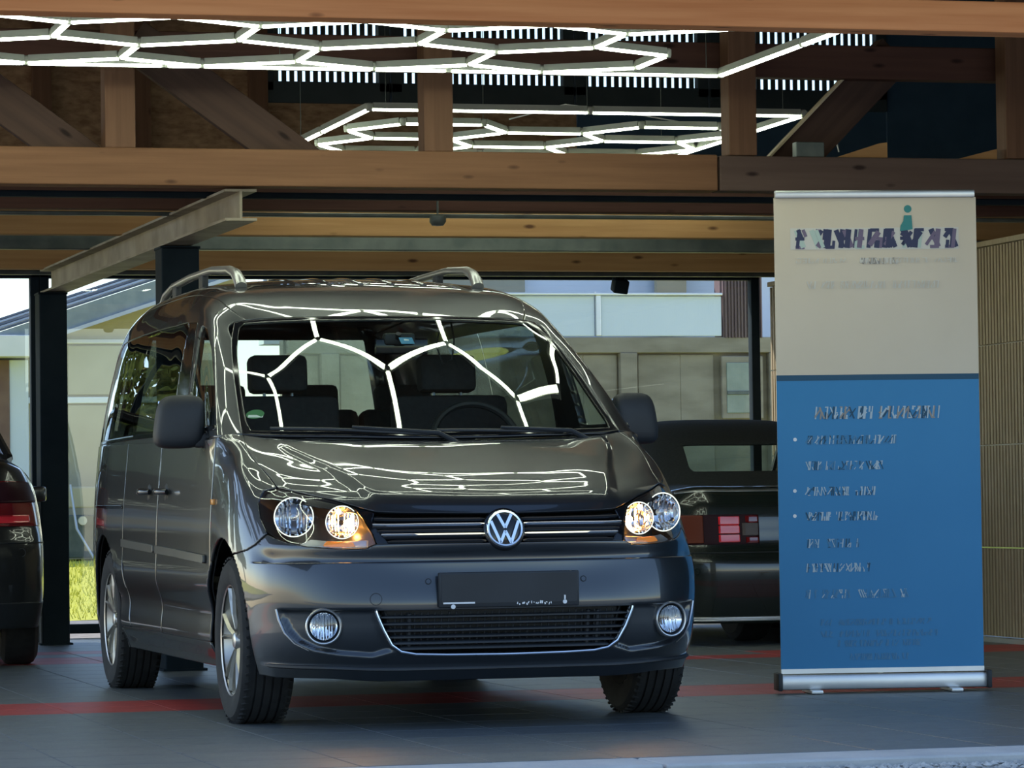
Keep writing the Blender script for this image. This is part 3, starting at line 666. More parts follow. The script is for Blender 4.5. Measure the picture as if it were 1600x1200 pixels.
# --- greenhouse
WINF=[(1.16,.28),(2.80,.28),(2.62,1.5),(2.30,2.90),(1.95,2.95),(1.35,2.30),(1.12,1.2)]
WINF=[(1.14,.30),(2.86,.30),(2.66,1.3),(2.34,2.55),(2.12,2.93),(1.70,2.90),(1.28,2.35),(1.10,1.35)]
WINS=[(3.62,.22),(7.95,.22),(8.1,.6),(7.75,2.55),(7.35,3.02),(3.20,3.02),(3.12,2.85),(3.40,1.5)]
def G(name,s,u0,u1,v0,v1,field,m,parent=van,du=.06,dv=.05,**k):
    return panel(name,NG,0,np.arange(u0,u1+du*.5,du).clip(0,10),np.arange(v0,v1+dv*.5,dv).clip(0,8),field,m,parent,flip=s<0,**k)
for s in (-1,1):
    G('side_frame',s,0,10,0,4.7,fpoly([(-.3,-.3),(10.3,-.3),(10.3,4.60),(-.3,4.60)],hole=(WINF,WINS)),'paint',thick=.03)
    for pg in ([(2.90,.24),(3.58,.24),(3.36,1.5),(3.08,2.85),(3.1,3.0),(2.45,3.0),(2.70,1.4)]  ,):
        G('pillar_trim',s,2.3,5.6,.1,3.1,fpoly(pg),'blkgloss',off=.003,thick=.004)
    G('front_side_window',s,.9,3.1,.1,3.1,fpoly(WINF,grow=.02),'glass',off=-.006,thick=0)
    for nm,cut in (('sliding_door_window',lambda U:U-5.235),('rear_side_window',lambda U:5.255-U)):
        G(nm,s,3,8.3,.1,3.1,(lambda U,V,P,cut=cut:np.maximum(sd_poly(U,V,WINS)-.02,cut(U))),'glassdark',off=-.003,thick=0)
    G('belt_seal',s,1,8.3,0,.3,fpoly([(1.1,.17),(8.1,.12),(8.1,.22),(1.1,.29)]),'blkgloss',off=.003,thick=.004)
# roof (full width)
NGf=np.concatenate([NG,NG[:,:-1][:,::-1]*np.array([-1.,1,1])],1)   # v 0..16
us=np.arange(0,10.01,.06).clip(0,10); vs=np.arange(4.5,11.51,.06)
panel('roof',NGf,0,us,vs,lambda U,V,P:sd_poly(U,V,[(-.3,4.64),(10.3,4.64),(10.3,11.36),(-.3,11.36)]),'paint',van,thick=.02)
# roof ribs pressed into the sheet
for k in range(5):
    v=8+(k-2)*.62; pth=[]
    for u in np.linspace(2.8,9.3,20):
        p=surf(NGf,[u],[v])[0,0]; pth.append((p[0],p[1],p[2]+.001))
    MB().tube(pth,.006,6,rx=2.2).obj('roof_rib','paint',van,True)
# windscreen: glass and black border
us=np.arange(-5,5.01,.08).clip(-5,5); vs=np.arange(0,4.001,.04).clip(0,4)
WIN=[(-4.45,.14),(4.45,.14),(4.60,.4),(4.62,2.5),(4.55,3.62),(4.3,3.84),(-4.3,3.84),(-4.55,3.62),(-4.62,2.5),(-4.60,.4)]
panel('windscreen',NW,cW,us,vs,lambda U,V,P:sd_poly(U,V,WIN)-.02,'glass',van,thick=0)
panel('windscreen_border',NW,cW,us,vs,lambda U,V,P:-sd_poly(U,V,WIN),'blkgloss',van,thick=.012,off=.001)
# cowl below the glass
panel('cowl',NB,cB,np.arange(-6,6.01,.2),np.arange(9.3,10.01,.1).clip(0,10),lambda U,V,P:-np.ones(U.shape),'blk',van,off=-.02,thick=.01)
# --- rear closing wall with the back window opening
mb=MB(); rows=[(1.09,.70,3.90),(1.2,.685,3.895),(1.64,.61,3.85),(1.73,.56,3.83)]
for s in (-1,1):
    for (z0,x0,y0),(z1,x1,y1) in zip(rows,rows[1:]):
        mb.add([(s*(x0+.01),y0-.07,z0),(s*(x0-.07),y0-.03,z0),(s*(x1-.07),y1-.03,z1),(s*(x1+.01),y1-.07,z1)],[(0,1,2,3)])
mb.add([(-.64,3.90,1.09),(.64,3.90,1.09),(.62,3.895,1.2),(-.62,3.895,1.2)],[(0,1,2,3)])
mb.add([(-.54,3.82,1.64),(.54,3.82,1.64),(.5,3.80,1.76),(-.5,3.80,1.76)],[(0,1,2,3)])
t=mb.obj('tailgate_frame','paint',van,True)
sm=t.modifiers.new('thickness','SOLIDIFY'); sm.thickness=.03
MB().add([(-.63,3.892,1.19),(.63,3.892,1.19),(.55,3.82,1.645),(-.55,3.82,1.645)],[(0,1,2,3)]).obj('rear_window','glass',van)
# --- underbody and wheel wells
mb=MB(); mb.box((0,1.65,.30),(1.16,4.3,.14)); mb.obj('underbody','liner',van)  # plain dark box put in to block light underneath
mb=MB(); mb.box((0,-.22,.58),(.80,.6,.42)); mb.obj('engine_block','liner',van)
for y in (0,3.006):
    for s in (-1,1):
        V=[];F=[];n=18
        for i in range(n+1):
            a=.12+(PI-.24)*i/n
            for x in (.55,.79): V.append((s*x,y-.41*math.cos(a),.315+.41*math.sin(a)))
        for i in range(n): F.append((2*i,2*i+1,2*i+3,2*i+2))
        k=len(V); V+= [(s*.55,y,.315)]; F+=[(2*i,2*i+2,k) for i in range(n)]
        o=link('wheel_well',mesh('wheel_well',V,F,'liner'),van)
# --- wheels
def make_wheel():
    r=bpy.data.objects.new('wheel',None); COL.objects.link(r); r.parent=van
    prof=[(.205,-.085),(.225,-.098),(.262,-.104),(.292,-.100),(.307,-.088),(.314,-.072)]
    for k in range(5):
        x=-.066+k*.033; prof+=[(.3165,x-.013),(.3165,x+.013)] if k in(0,) else [(.3165,x-.012),(.3165,x+.012)]
        if k<4: prof+=[(.309,x+.0135),(.309,x+.0195)]
    prof+=[(.314,.072),(.307,.088),(.292,.100),(.262,.104),(.225,.098),(.205,.085)]
    mb=MB().lathe(prof,(1,0,0),(0,0,0),64); tyre=mb.obj('tyre','rubber',r,True,30)
    # tread cuts
    tb=MB()
    for i in range(56):
        a=2*PI*i/56
        for x,sk in ((-.079,.35),(.079,-.35)):
            R=Matrix.Rotation(-a,3,'X'); tb.box(R@Vector((x,0,.3145)),(.026,.009,.008),R@Matrix.Rotation(sk,3,'Z'))
    props(tb.obj('tread_block','rubber',tyre),kind='stuff')
    # rim, outer face towards -x
    mb=MB().lathe([(.206,-.088),(.212,-.092),(.214,-.086),(.204,-.07),(.185,-.02),(.18,.08),(.205,.085)],(1,0,0),(0,0,0),48); rim=mb.obj('rim','alloy',r,True,35)
    mb=MB().lathe([(0,-.03),(.12,-.03),(.185,-.02)],(1,0,0),(0,0,0),24); mb.obj('brake_disc','liner',r); MB().lathe([(0,.07),(.15,.075),(.203,.0885),(.2065,.0865)],(1,0,0),(0,0,0),24).obj('dark_cover','liner',r)  # added dark disc covers the rim's inner flange to keep it dark
    for k in range(5):
        a0=2*PI*k/5+.2
        for da in (-.20,.20):
            mb=MB(); Pp=[]
            def pt(rad,ang,x): return Vector((x,math.sin(ang)*rad,math.cos(ang)*rad))
            ring=[]
            for rad,hw,x,dd in ((.045,.30,-.068,da*.55),(.10,.125,-.078,da*.72),(.155,.078,-.082,da*.95),(.206,.075,-.084,da*1.12)):
                a=a0+dd
                ring.append([pt(rad,a-hw*.62,x+.006),pt(rad,a,x-.006),pt(rad,a+hw*.62,x+.006),pt(rad,a+hw*.5,x+.034),pt(rad,a-hw*.5,x+.034)])
            V=[p for q in ring for p in q]; F=[]
            for i in range(3):
                for j in range(5): F.append((i*5+j,i*5+(j+1)%5,(i+1)*5+(j+1)%5,(i+1)*5+j))
            F+=[(4,3,2,1,0),(15,16,17,18,19)]
            mb.add(V,F); mb.obj('spoke','alloy',rim)
    mb=MB().lathe([(0,-.082),(.022,-.082),(.030,-.078),(.034,-.06)],(1,0,0),(0,0,0),20); mb.obj('hub_cap','satin',rim,True)
    return r
w0=make_wheel(); w0.location=(-.768,0,.316)
for x,y,rz,ry in ((.768,0,PI,0),(-.768,3.006,0,.5),(.768,3.006,PI,.9)):
    c=copytree(w0,van); c.location=(x,y,.316); c.rotation_euler=(ry,0,rz)
w0.rotation_euler=(.15,0,0)
# --- headlights
for s in (-1,1):
    hl=empty('headlight',(0,0,0)); hl.parent=van
    rng=(lambda a,b:(a,b) if s>0 else (-b,-a))
    B('lens',*rng(1.8,5.4),3.7,6.4,.05,.04,fpoly(HL,grow=-.01),'lens',hl,off=.001,thick=0)
    # housing: same outline set back, plus walls
    B('housing',*rng(1.8,5.4),3.7,6.4,.05,.04,fpoly(HL,grow=.01),'lampblk',hl,off=-.115,thick=.004)
    N=len(HL); V=[];F=[]
    dense=[]
    for (a,b),(c,d) in zip(HL,HL[1:]+HL[:1]):
        for t in (0,.33,.66): dense.append((a+(c-a)*t,b+(d-b)*t))
    for a,b in dense:
        p,n=sp(s*a,b); V+= [p-n*.002,p-n*.12]
    N=len(dense); F=[(2*i,2*((i+1)%N),2*((i+1)%N)+1,2*i+1) for i in range(N)]
    link('housing_wall',mesh('housing_wall',V,F,'lampblk'),hl)
    # dark upper visor strip behind the lens
    B('visor',*rng(1.8,5.4),5.3,6.4,.05,.03,(lambda U,V,P:np.maximum(sd_poly(np.abs(U),V,HL)+.02,-(V-(5.52+.10*(np.abs(U)-2.2))))),'visorblk',hl,off=-.010,thick=.006)
    for nm,(cx,cy,cz),R,lit in (('main_reflector',(.712,-.505,.784),.070,False),('inner_reflector',(.566,-.668,.763),.058,True)):
        c=Vector((s*cx,cy,cz)); ax=Vector((s*.20 if not lit else s*.14,-1,.02)).normalized()
        prof=[(R*1.06,.004),(R*1.06,.010),(R,.010)]+[(R*math.sin(t),-.055*math.cos(t)+.004) for t in np.linspace(PI/2,.18,9)]
        mb=MB(); sg=40; mb.lathe(prof,ax,c,sg)
        rf=mb.obj(nm,'chrome',hl,True,60)
        # facet ribs in the bowl
        fb=MB(); u=Vector((0,0,1)); v=ax.cross(u).normalized()
        for k in range(-4,5):
            if k==0: continue
            xx=k*R*.2; h=math.sqrt(max(R*R*.86-xx*xx,1e-5))
            pts=[]
            for t in np.linspace(-h,h,7):
                rr=min(math.hypot(xx,t)/R,1); pts.append(c+v*xx+u*t+ax*(-.055*math.sqrt(max(1-rr*rr,0))+.007))
            fb.tube(pts,.0035,5)
        props(fb.obj('facet','chrome',rf),kind='stuff')
        if lit:
            MB().lathe([(0,.012),(.010,.009),(.014,0),(.010,-.02),(.004,-.03)],ax,c-ax*.02+v*(.026*s)+Vector((0,0,-.004)),14).obj('lit_bulb','bulb',rf,True)
            MB().lathe([(0,.006),(.008,.004),(.010,0),(.005,-.01)],ax,c-ax*.004-v*(.012*s)+Vector((0,0,.040)),12).obj('glow_bulb','bulbdim',rf,True)
            ld=bpy.data.lights.new('headlamp_light','POINT'); ld.energy=.24; ld.color=(1,.45,.10); ld.shadow_soft_size=.012
            lo=bpy.data.objects.new('headlamp_light',ld); COL.objects.link(lo); lo.parent=rf; lo.location=c+ax*.022
        else:
            MB().lathe([(0,.014),(.012,.010),(.014,0),(.008,-.03)],ax,c-ax*.014,16).obj('bulb_shield','satin',rf,True)
    # chrome lower tray and amber indicator reflector
    B('lower_tray',*rng(2,4.4),3.8,4.7,.05,.03,fpoly([(2.2,4.0),(2.5,3.93),(2.95,3.95),(3.5,4.04),(3.9,4.16),(3.55,4.42),(2.9,4.36),(2.2,4.42)]),'satin',hl,off=-.03,thick=.004)
    B('indicator',*rng(2.1,3.6),3.8,4.7,.04,.03,fpoly([(2.45,4.02),(2.9,4.02),(3.2,4.08),(3.1,4.32),(2.5,4.26)]),'amber',hl,off=-.022,thick=.004)
    # black slot bezel joining lamp and grille
    B('lamp_corner',*rng(1.7,2.5),4.0,5.8,.03,.03,fpoly([(1.80,4.07),(2.0,4.07),(2.085,4.61),(2.25,5.28),(2.45,5.74),(2.05,5.61),(2.10,5.2)]),'blkgloss',off=-.006,thick=.01)
# --- upper grille
gr=empty('upper_grille'); gr.parent=van
us_=(-2.3,2.3)
B('grille_back',*us_,3.9,5.8,.05,.04,lambda U,V,P:sd_poly(U,V,UGR)-.04,'blk',gr,off=-.035,thick=.004)
def slat(name,u0,u1,v,h,proud,m,parent,dep=.03,n=24):
    V=[];F=[]
    for i in range(n+1):
        u=u0+(u1-u0)*i/n; p,nn=sp(u,v); d=Vector((0,0,1)); hh=h*(1 if 0<i<n else .6)
        for a,b in ((-.5,0),(-.25,1),(.25,1),(.5,0),(.3,-1),(-.3,-1)):
            V.append(p+nn*(proud if b==1 else (proud-.006 if b==0 else proud-dep))+d*a*hh)
    for i in range(n):
        for j in range(6): F.append((i*6+j,(i+1)*6+j,(i+1)*6+(j+1)%6,i*6+(j+1)%6))
    F+=[tuple(range(6)),tuple(range(n*6,n*6+6))[::-1]]
    mb=MB().add(V,F); return mb.obj(name,m,parent,True,50)
for s in (-1,1):
    for v,ue in ((5.02,2.075),(4.50,1.92)):
        slat('chrome_strip',s*.30,s*ue,v,.011,.004,'chrome',gr,.008)
    for v,ue in ((5.36,2.05),(4.98,2.09),(4.76,2.0),(4.46,1.90),(4.20,1.82)):
        slat('grille_slat',s*.28,s*ue,v-.05,.020,-.004,'blkgloss',gr,.025)
# --- badge
bc=Vector((0,-.858,.733)); bn=Vector((0,-1,.20)).normalized(); bu=Vector((0,.2,1)).normalized(); bx=Vector((1,0,0))
bd=empty('badge'); bd.parent=van
MB().lathe([(0,.0),(.070,.0),(.078,-.006),(.080,-.03)],bn,bc,40).obj('badge_disc','blkgloss',bd,True)
MB().lathe([(.058,.002),(.060,.007),(.066,.008),(.070,.003),(.070,-.002),(.058,-.002)],bn,bc,48,True).obj('badge_ring','chrome',bd,True)
def bst(pts,wd,name):
    mb=MB()
    for a,b in zip(pts,pts[1:]):
        A=Vector((a[0],a[1]));Bv=Vector((b[0],b[1])); d=(Bv-A).normalized(); n=Vector((-d.y,d.x))*wd/2
        q=[A+n,Bv+n,Bv-n,A-n]
        mb.prism([(p.x,p.y) for p in q],lambda x,y,z:bc+bx*x+bu*y+bn*(.001+z),.007)
    mb.obj(name,'chrome',bd)
bst([(-.026,.052),(0,.002),(.026,.052)],.011,'badge_v')
bst([(-.052,.027),(-.020,-.054),(0,-.010),(.020,-.054),(.052,.027)],.011,'badge_w')
# --- lower grille
lg=empty('lower_grille'); lg.parent=van
B('grille_back',-2.2,2.2,.6,2.1,.05,.04,lambda U,V,P:sd_poly(U,V,LGP)-.03,'blk',lg,off=-.05,thick=.004)
for v,ue in ((1.78,1.97),(1.62,1.93),(1.46,1.89),(1.30,1.83),(1.14,1.77),(.99,1.66)):
    slat('grille_slat',-ue,ue,v,.012,-.006,'blk',lg,.03,40)
for k in range(-16,17):
    u=k*.108; p0,n0=sp(u,.92,-.026); p1,n1=sp(u,1.88,-.026)
    MB().tube([p0,(p0+p1)/2+n0*.002,p1],.0035,5).obj('grille_bar','blk',lg)
for u in (-1.5,1.28,1.45):
    p0,n0=sp(u,.95,-.022); p1,n1=sp(u,1.86,-.022); MB().tube([p0,p1],.009,6).obj('grille_rib','blk',lg)
path=[sp(a,b,.004)[0] for a,b in LGP]
pp=[]
for a,b in zip(path,path[1:]):
    for t in (0,.5): pp.append(a.lerp(b,t))
pp.append(path[-1])
MB().tube(pp,.0052,8).obj('chrome_trim','chrome',lg,True)
# --- fog lamps
for s in (-1,1):
    fg=empty('fog_lamp'); fg.parent=van
    p,n=sp(s*fogc[0],fogc[1],0); n=(n+Vector((0,-1,0))*1.6).normalized(); p=p+n*.024
    MB().lathe([(.0575,.004),(.0595,.010),(.063,.011),(.0665,.007),(.067,-.03),(.0575,-.03)],n,p,40,True).obj('fog_ring','satin',fg,True)
    MB().lathe([(.059,.006),(.052,-.004),(.050,-.02),(0,-.022)],n,p,32).obj('fog_bezel','blk',fg,True)
    rf=MB().lathe([(.050,.001),(.040,-.012),(.02,-.019),(.006,-.021)],n,p,28).obj('fog_reflector','chrome',fg,True)
    vx=n.cross(Vector((0,0,1))).normalized(); fb=MB()
    for k in range(-3,4):
        xx=k*.010; h=math.sqrt(.046**2-xx*xx); fb.tube([p+vx*xx+Vector((0,0,-h)),p+vx*xx-n*.010,p+vx*xx+Vector((0,0,h))],.002,4)
    props(fb.obj('facet','chrome',fg),kind='stuff')
    MB().lathe([(.051,.004),(.033,.010),(0,.012)],n,p,28).obj('fog_lens','lens',fg,True)
    # satin strip standing in for the highlight along the pocket crease
    pl=[(4.363,2.0),(4.32,1.753),(4.161,1.436),(3.888,1.185),(3.5,1.0)]
    MB().tube([sp(s*(a+.03),b-.01,.003)[0] for a,b in pl],[.004,.005,.004,.003,.0015],6).obj('pocket_highlight','satin',van,True)
# --- bumper details
for s in (-1,1):
    p,n=sp(s*1.184,2.671,.001); MB().lathe([(0,.001),(.0085,.001),(.0095,-.001)],n,p,20).obj('parking_sensor','paint',van)
    MB().lathe([(.0095,.0012),(.0115,.0012),(.0115,-.002)],n,p,20).obj('sensor_ring','blk',van)
p,n=sp(-2.033,2.237,.001)
MB().lathe([(.0205,.0012),(.0225,.0012),(.0225,-.002)],n,p,32).obj('tow_cover_seam','blk',van)
slat('bumper_lip',-5.0,5.0,.42,.016,.006,'blk',van,.02,60)
# plate holder
pl=empty('number_plate_holder'); pl.parent=van
c=Vector((0,-.905,.513)); 
MB().bbox(c,(.528,.022,.128),.008).obj('plate_frame','blk',pl,True)
MB().box(c+Vector((0,-.0115,.004)),(.508,.002,.104)).obj('plate_face','blk',pl)
mk=MB(); R2=random.Random(3)
mk.box(c+Vector((-.190,-.0125,-.047)),(.118,.002,.006))
for k in range(16):
    x=.03+k*.0085+R2.uniform(-.002,.002)
    mk.box(c+Vector((x,-.0125,-.052+R2.uniform(-.003,.004))),(R2.uniform(.002,.005),.002,R2.uniform(.003,.011)),(0,R2.uniform(-.5,.5),0))
mk.lathe([(0,.002),(.008,.002),(.008,0)],(0,-1,0),c+Vector((.208,-.0115,-.049)),10); mk.box(c+Vector((.208,-.0125,-.034)),(.006,.002,.018))
props(mk.obj('plate_marking','white',pl),kind='stuff')
MB().lathe([(0,.003),(.004,.003),(.0085,.002),(.0085,0)],(0,-1,0),c+Vector((-.212,-.0115,-.060)),14).obj('plate_screw','white',pl)
# --- mirrors
for s in (-1,1):
    mr=empty('door_mirror'); mr.parent=van
    bm=bmesh.new(); bmesh.ops.create_cube(bm,size=2); bmesh.ops.subdivide_edges(bm,edges=bm.edges[:],cuts=7,use_grid_fill=True)
    V=[]
    for v in bm.verts:
        q=v.co; e=4.2; l=(abs(q.x)**e+abs(q.y)**e+abs(q.z)**e)**(1/e); d=q/l
        x=d.x*.094; y=d.y*.066*(1-.25*(d.z>0)*d.z**2); z=d.z*.106
        x*=1+.06*d.z*-1; 
        V.append((s*(.944+x-.010*d.z),.605+y+.02*d.x*s*s,1.166+z))
    bm.verts.index_update(); F=[[v.index for v in f.verts] for f in bm.faces]; bm.free()
    MB().add(V,F).obj('mirror_housing','blk',mr,True,80)
    MB().bbox((s*.825,.575,1.092),(.14,.075,.060),.02).obj('mirror_arm','blk',mr,True)
    MB().bbox((s*.944,.667,1.166),(.150,.006,.170),.02).obj('mirror_glass','chrome',mr,True)
# --- wipers
for x0,x1,vv in ((-.05,-.66,.02),(.50,-.02,.0)):
    pa=[]
    for t in np.linspace(0,1,9):
        x=x0+(x1-x0)*t; u=np.interp(abs(x),[0,.22,.42,.6,.7,.765],[0,1,2,3,4,5])*(1 if x>0 else -1)
        q=surf(NW,[u],[vv+.12*math.sin(t*1.6)],cW)[0,0]; pa.append(Vector(q)+Vector((0,-.008,.009)))
    wp=MB().tube(pa,.007,6).obj('wiper_blade','blk',van,True)
    MB().tube([pa[0]+Vector((.12,-.02,-.045)),pa[0]+Vector((.03,-.01,.004)),pa[4]+Vector((0,-.006,.012))],[.012,.010,.006],8).obj('wiper_arm','blk',wp,True)
# --- roof rails
for s in (-1,1):
    pth=[]
    for y,h,x in ((1.50,.005,.520),(1.535,.030,.521),(1.60,.052,.522),(1.72,.064,.526),(2.1,.070,.535),(2.6,.070,.540),(3.1,.066,.535),(3.35,.05,.528),(3.45,.02,.522),(3.5,-.01,.52)):
        u=np.interp(y,[1.28,1.55,1.9,2.3,2.8,3.2,3.5,3.7],[2,3,4,5,6,7,8,9]); 
        row=surf(NG,[u],np.linspace(5,7,21))[0]; z=np.interp(-x,-row[:,0],row[:,2]); pth.append((s*x,y,z+h))
    rl=MB().tube(pth,[.024,.024,.022,.019,.017,.017,.017,.019,.022,.024],10,rx=1.1).obj('roof_rail','satin',van,True)
    for y in (2.3,3.0):
        u=np.interp(y,[1.9,2.3,2.8,3.2],[4,5,6,7]); row=surf(NG,[u],np.linspace(5,7,21))[0]; z=np.interp(-.538,-row[:,0],row[:,2])
        MB().bbox((s*.538,y,z+.03),(.03,.09,.07),.01).obj('rail_foot','blk',rl,True)
# --- cabin
mb=MB(); mb.bbox((0,.62,.92),(1.44,.62,.24),.06); mb.bbox((.37,.66,1.05),(.34,.24,.10),.04); mb.obj('dashboard','interior',van,True)
MB().box((0,2.0,.46),(1.5,3.7,.06)).obj('cabin_floor','interior',van)
def seat(x,y,w,h):
    st=empty('seat'); st.parent=van
    MB().bbox((x,y-.24,.66),(w,.5,.2),.06).obj('seat_cushion','interior',st,True)
    MB().bbox((x,y+.06,.98),(w,.14,h),.06,(-.16,0,0)).obj('seat_back','interior',st,True)
    return st
for x in (-.37,.37):
    st=seat(x,1.35,.50,.62)
    MB().bbox((x,1.49,1.385),(.25,.10,.16),.05,(-.12,0,0)).obj('head_restraint','interior',st,True)
    for d in (-.06,.06): MB().tube([(x+d,1.46,1.24),(x+d,1.49,1.36)],.007,6).obj('restraint_post','satin',st)
for x in (-.43,0,.43):
    st=seat(x,2.45,.42,.56)
    MB().bbox((x,2.58,1.30),(.25,.10,.15),.045,(-.12,0,0)).obj('head_restraint','interior',st,True)
stw=empty('steering_wheel'); stw.parent=van
R=Matrix.Rotation(math.radians(-28),3,'X'); c=Vector((.37,.98,1.08))
MB().tube([c+R@Vector((.185*math.cos(t),0,.185*math.sin(t))) for t in np.linspace(0,2*PI,33)],.015,8,False).obj('wheel_rim','blk',stw,True)
mb=MB(); mb.bbox(c,(.15,.05,.12),.02,R)
for a in (0,PI,-PI/2): mb.tube([c+R@Vector((.05*math.cos(a),0,.05*math.sin(a))),c+R@Vector((.18*math.cos(a),0,.18*math.sin(a)))],.014,6)
mb.obj('wheel_hub','blk',stw,True)
MB().tube([(.37,.7,1.0),c],.03,8).obj('steering_column','blk',stw)
im=MB().bbox((.02,.84,1.475),(.22,.03,.065),.012).obj('interior_mirror','blkgloss',van,True)
MB().tube([(.0,.84,1.49),(0,.80,1.525)],.012,6).obj('mirror_stem','blk',im)
q=surf(NW,[.05],[3.15],cW)[0,0]; MB().bbox((q[0]-.0,q[1]+.05,q[2]-.015),(.13,.06,.05),.015).obj('sensor_pod','blk',van,True)
def on_glass(u,v,dx,dz,name,m,shape='round'):
    V=[];n=24; c=surf(NW,[u,u+.05],[v,v+.05],cW); p=Vector(c[0,0]); a=(Vector(c[1,0])-p).normalized(); b=(Vector(c[0,1])-p); b=(b-a*b.dot(a)).normalized(); nn=a.cross(b)
    if shape=='round': pl=[(dx*math.cos(2*PI*k/n),dz*math.sin(2*PI*k/n)) for k in range(n)]
    else: pl=[(-dx,-dz),(dx,-dz),(dx,dz),(-dx,dz)]
    return MB().prism(pl,lambda x,y,z:p+a*x+b*y-nn*(.003+z),.001).obj(name,m,van)
mat('stickergreen',(.02,.16,.05),(.03,.2,.07),rough=.5); mat('stickerblue',(.03,.22,.45),(.05,.27,.5),rough=.5)
on_glass(-4.02,.66,.036,.036,'emission_sticker','stickergreen'); on_glass(-4.02,.60,.030,.010,'sticker_band','white','rect')
on_glass(.12,2.95,.028,.028,'toll_sticker','stickerblue','rect'); on_glass(.12,3.0,.010,.012,'sticker_mark','white','rect')
# antenna-free mirror cord hanging inside
MB().tube([(.30,1.25,1.62),(.27,1.26,1.50),(.30,1.26,1.42),(.34,1.26,1.44),(.35,1.26,1.52),(.33,1.25,1.62)],.004,5).obj('hanging_cord','blk',van)
# ================================================================== roll-up banner
mat('beige',(.64,.54,.40),(.67,.57,.43),scale=(2,2,2),rough=.6); mat('blue',(.022,.20,.42),(.028,.215,.44),scale=(2,2,2),rough=.55); mat('bluedark',(.01,.07,.13),rough=.6)
mat('ink1',(.03,.035,.09),rough=.6); mat('ink2',(.16,.12,.19),rough=.6); mat('ink3',(.45,.55,.48),rough=.6); mat('teal',(.035,.23,.22),rough=.6); mat('lettering',(.42,.52,.58),rough=.6); mat('faint',(.07,.22,.38),rough=.6); mat('faintbeige',(.64,.60,.52),rough=.6); mat('greyink',(.30,.27,.24),rough=.6)
bn_=empty('rollup_banner',(2.118,.885,0),'tall roll-up banner, beige above and blue below, beside the van','banner',rz=math.radians(-10))
WB=.875
MB().bbox((0,0,.048),(WB+.03,.09,.062),.012).obj('cassette','alu',bn_,True)
for s in (-1,1):
    MB().bbox((s*(WB/2+.012),.0,.052),(.02,.13,.075),.008).obj('end_cap','blk',bn_,True)
    MB().bbox((s*.30,.02,.010),(.05,.26,.016),.004).obj('foot','alu',bn_,True)
MB().box((0,-.004,.095),(WB,.012,.02)).obj('bottom_rail','alu',bn_)
MB().tube([(0,.05,.06),(0,.035,2.1)],.012,8).obj('support_pole','alu',bn_)
MB().bbox((-.001,0,2.125),(WB-.01,.03,.034),.006).obj('top_rail','satin',bn_,True)
sheet=MB().box((0,0,1.105),(WB,.003,2.01)).obj('banner_sheet','beige',bn_)
MB().box((0,-.0022,.728),(WB,.001,1.246)).obj('blue_field','blue',bn_); MB().box((0,-.0030,1.342),(WB,.001,.024)).obj('dark_band','bluedark',bn_)
def loc(px,y):
    t=(y-297)/783; L=1212+13*t; Rr=1514+24*t; return ((px-(L+Rr)/2)/(Rr-L)*WB, 2.14-t*2.14)
def strokes(x0,x1,y0,y1,mats,n,wd,name,dy=-.0042,slant=.12,seed=1,gap=.12):
    # smeared glyph-like marks: n cells, each a few upright or oblique bars
    r=random.Random(seed); a,zt=loc(x0,y0); b,zb=loc(x1,y1); out={m:MB() for m in mats}; H=zt-zb; cw=(b-a)/n
    for k in range(n):
        if r.random()<gap and 0<k<n-1: continue
        cx=a+cw*(k+.5)
        for j in range(r.choice((2,3,3,4))+(2 if n<12 else 0)):
            full=r.random()<.6; h=H*(1 if full else r.uniform(.3,.6)); z=zb+h/2+(0 if full or r.random()<.6 else H-h); x=cx+r.uniform(-.38,.38)*cw
            m=r.choice(mats); an=slant+r.choice((0,0,0,.5,-.5)); out[m].box((x,dy-r.uniform(0,.0006),z),(wd*r.uniform(.6,1.2),.0008,h*(.98 if an<.3 else .85)),(0,an,0))
            if r.random()<.4: out[m].box((cx,dy-r.uniform(0,.0006),zb+r.choice((.06,.5,.94))*H),(cw*.6,.0008,wd*.7))
    for m,mb in out.items():
        if mb.V: props(mb.obj(name,m,bn_),kind='stuff')
x0,z0=loc(1237,355); x1,z1=loc(1490,389)
MB().box(((x0+x1)/2,-.0027,(z0+z1)/2),(x1-x0,.001,z0-z1)).obj('logo_ground','faintbeige',bn_)
strokes(1240,1487,357,387,['ink1','ink1','ink1','ink2','ink3'],11,.020,'logo_marking',seed=2,gap=0)
xh,zh=loc(1412.5,326); MB().lathe([(0,.001),(.0165,.001),(.0165,0)],(0,-1,0),(xh,-.002,zh),20).obj('logo_head','teal',bn_)
pts=[loc(*q) for q in ((1407,336),(1418,336),(1420,358),(1401,361),(1402,352),(1406,345))]
MB().prism(pts[::-1],lambda x,y,z:Vector((x,-.0048-z,y)),.001).obj('logo_body','teal',bn_)
strokes(1342,1398,402,412,['greyink','faintbeige'],14,.004,'small_lettering',seed=3)
strokes(1245,1490,402,410,['faintbeige'],26,.004,'small_lettering',seed=4); strokes(1262,1462,438,450,['faintbeige'],28,.004,'small_lettering',seed=5)
strokes(1274,1466,634,654,['lettering','bluedark','greyink','lettering'],26,.007,'heading_lettering',seed=6)
for i,(y,xe,m,b_) in enumerate(((686,1400,['lettering','faint','bluedark'],1),(726,1380,['lettering','faint','bluedark'],0),(766,1368,['lettering','lettering','bluedark'],1),(805,1371,['lettering','lettering','bluedark'],1),(847,1344,['lettering','faint','bluedark'],0),(885,1360,['lettering','lettering','bluedark'],0),(926,1418,['faint','faint','lettering'],0))):
    strokes(1263,xe,y-7,y+7,m,int((xe-1263)/6.2),.0045,'line_lettering',seed=10+i)
    if b_:
        bx_,bz=loc(1245,y-1); MB().lathe([(0,.001),(.008,.001),(.008,0)],(0,-1,0),(bx_,-.0035,bz),12).obj('bullet','white',bn_)
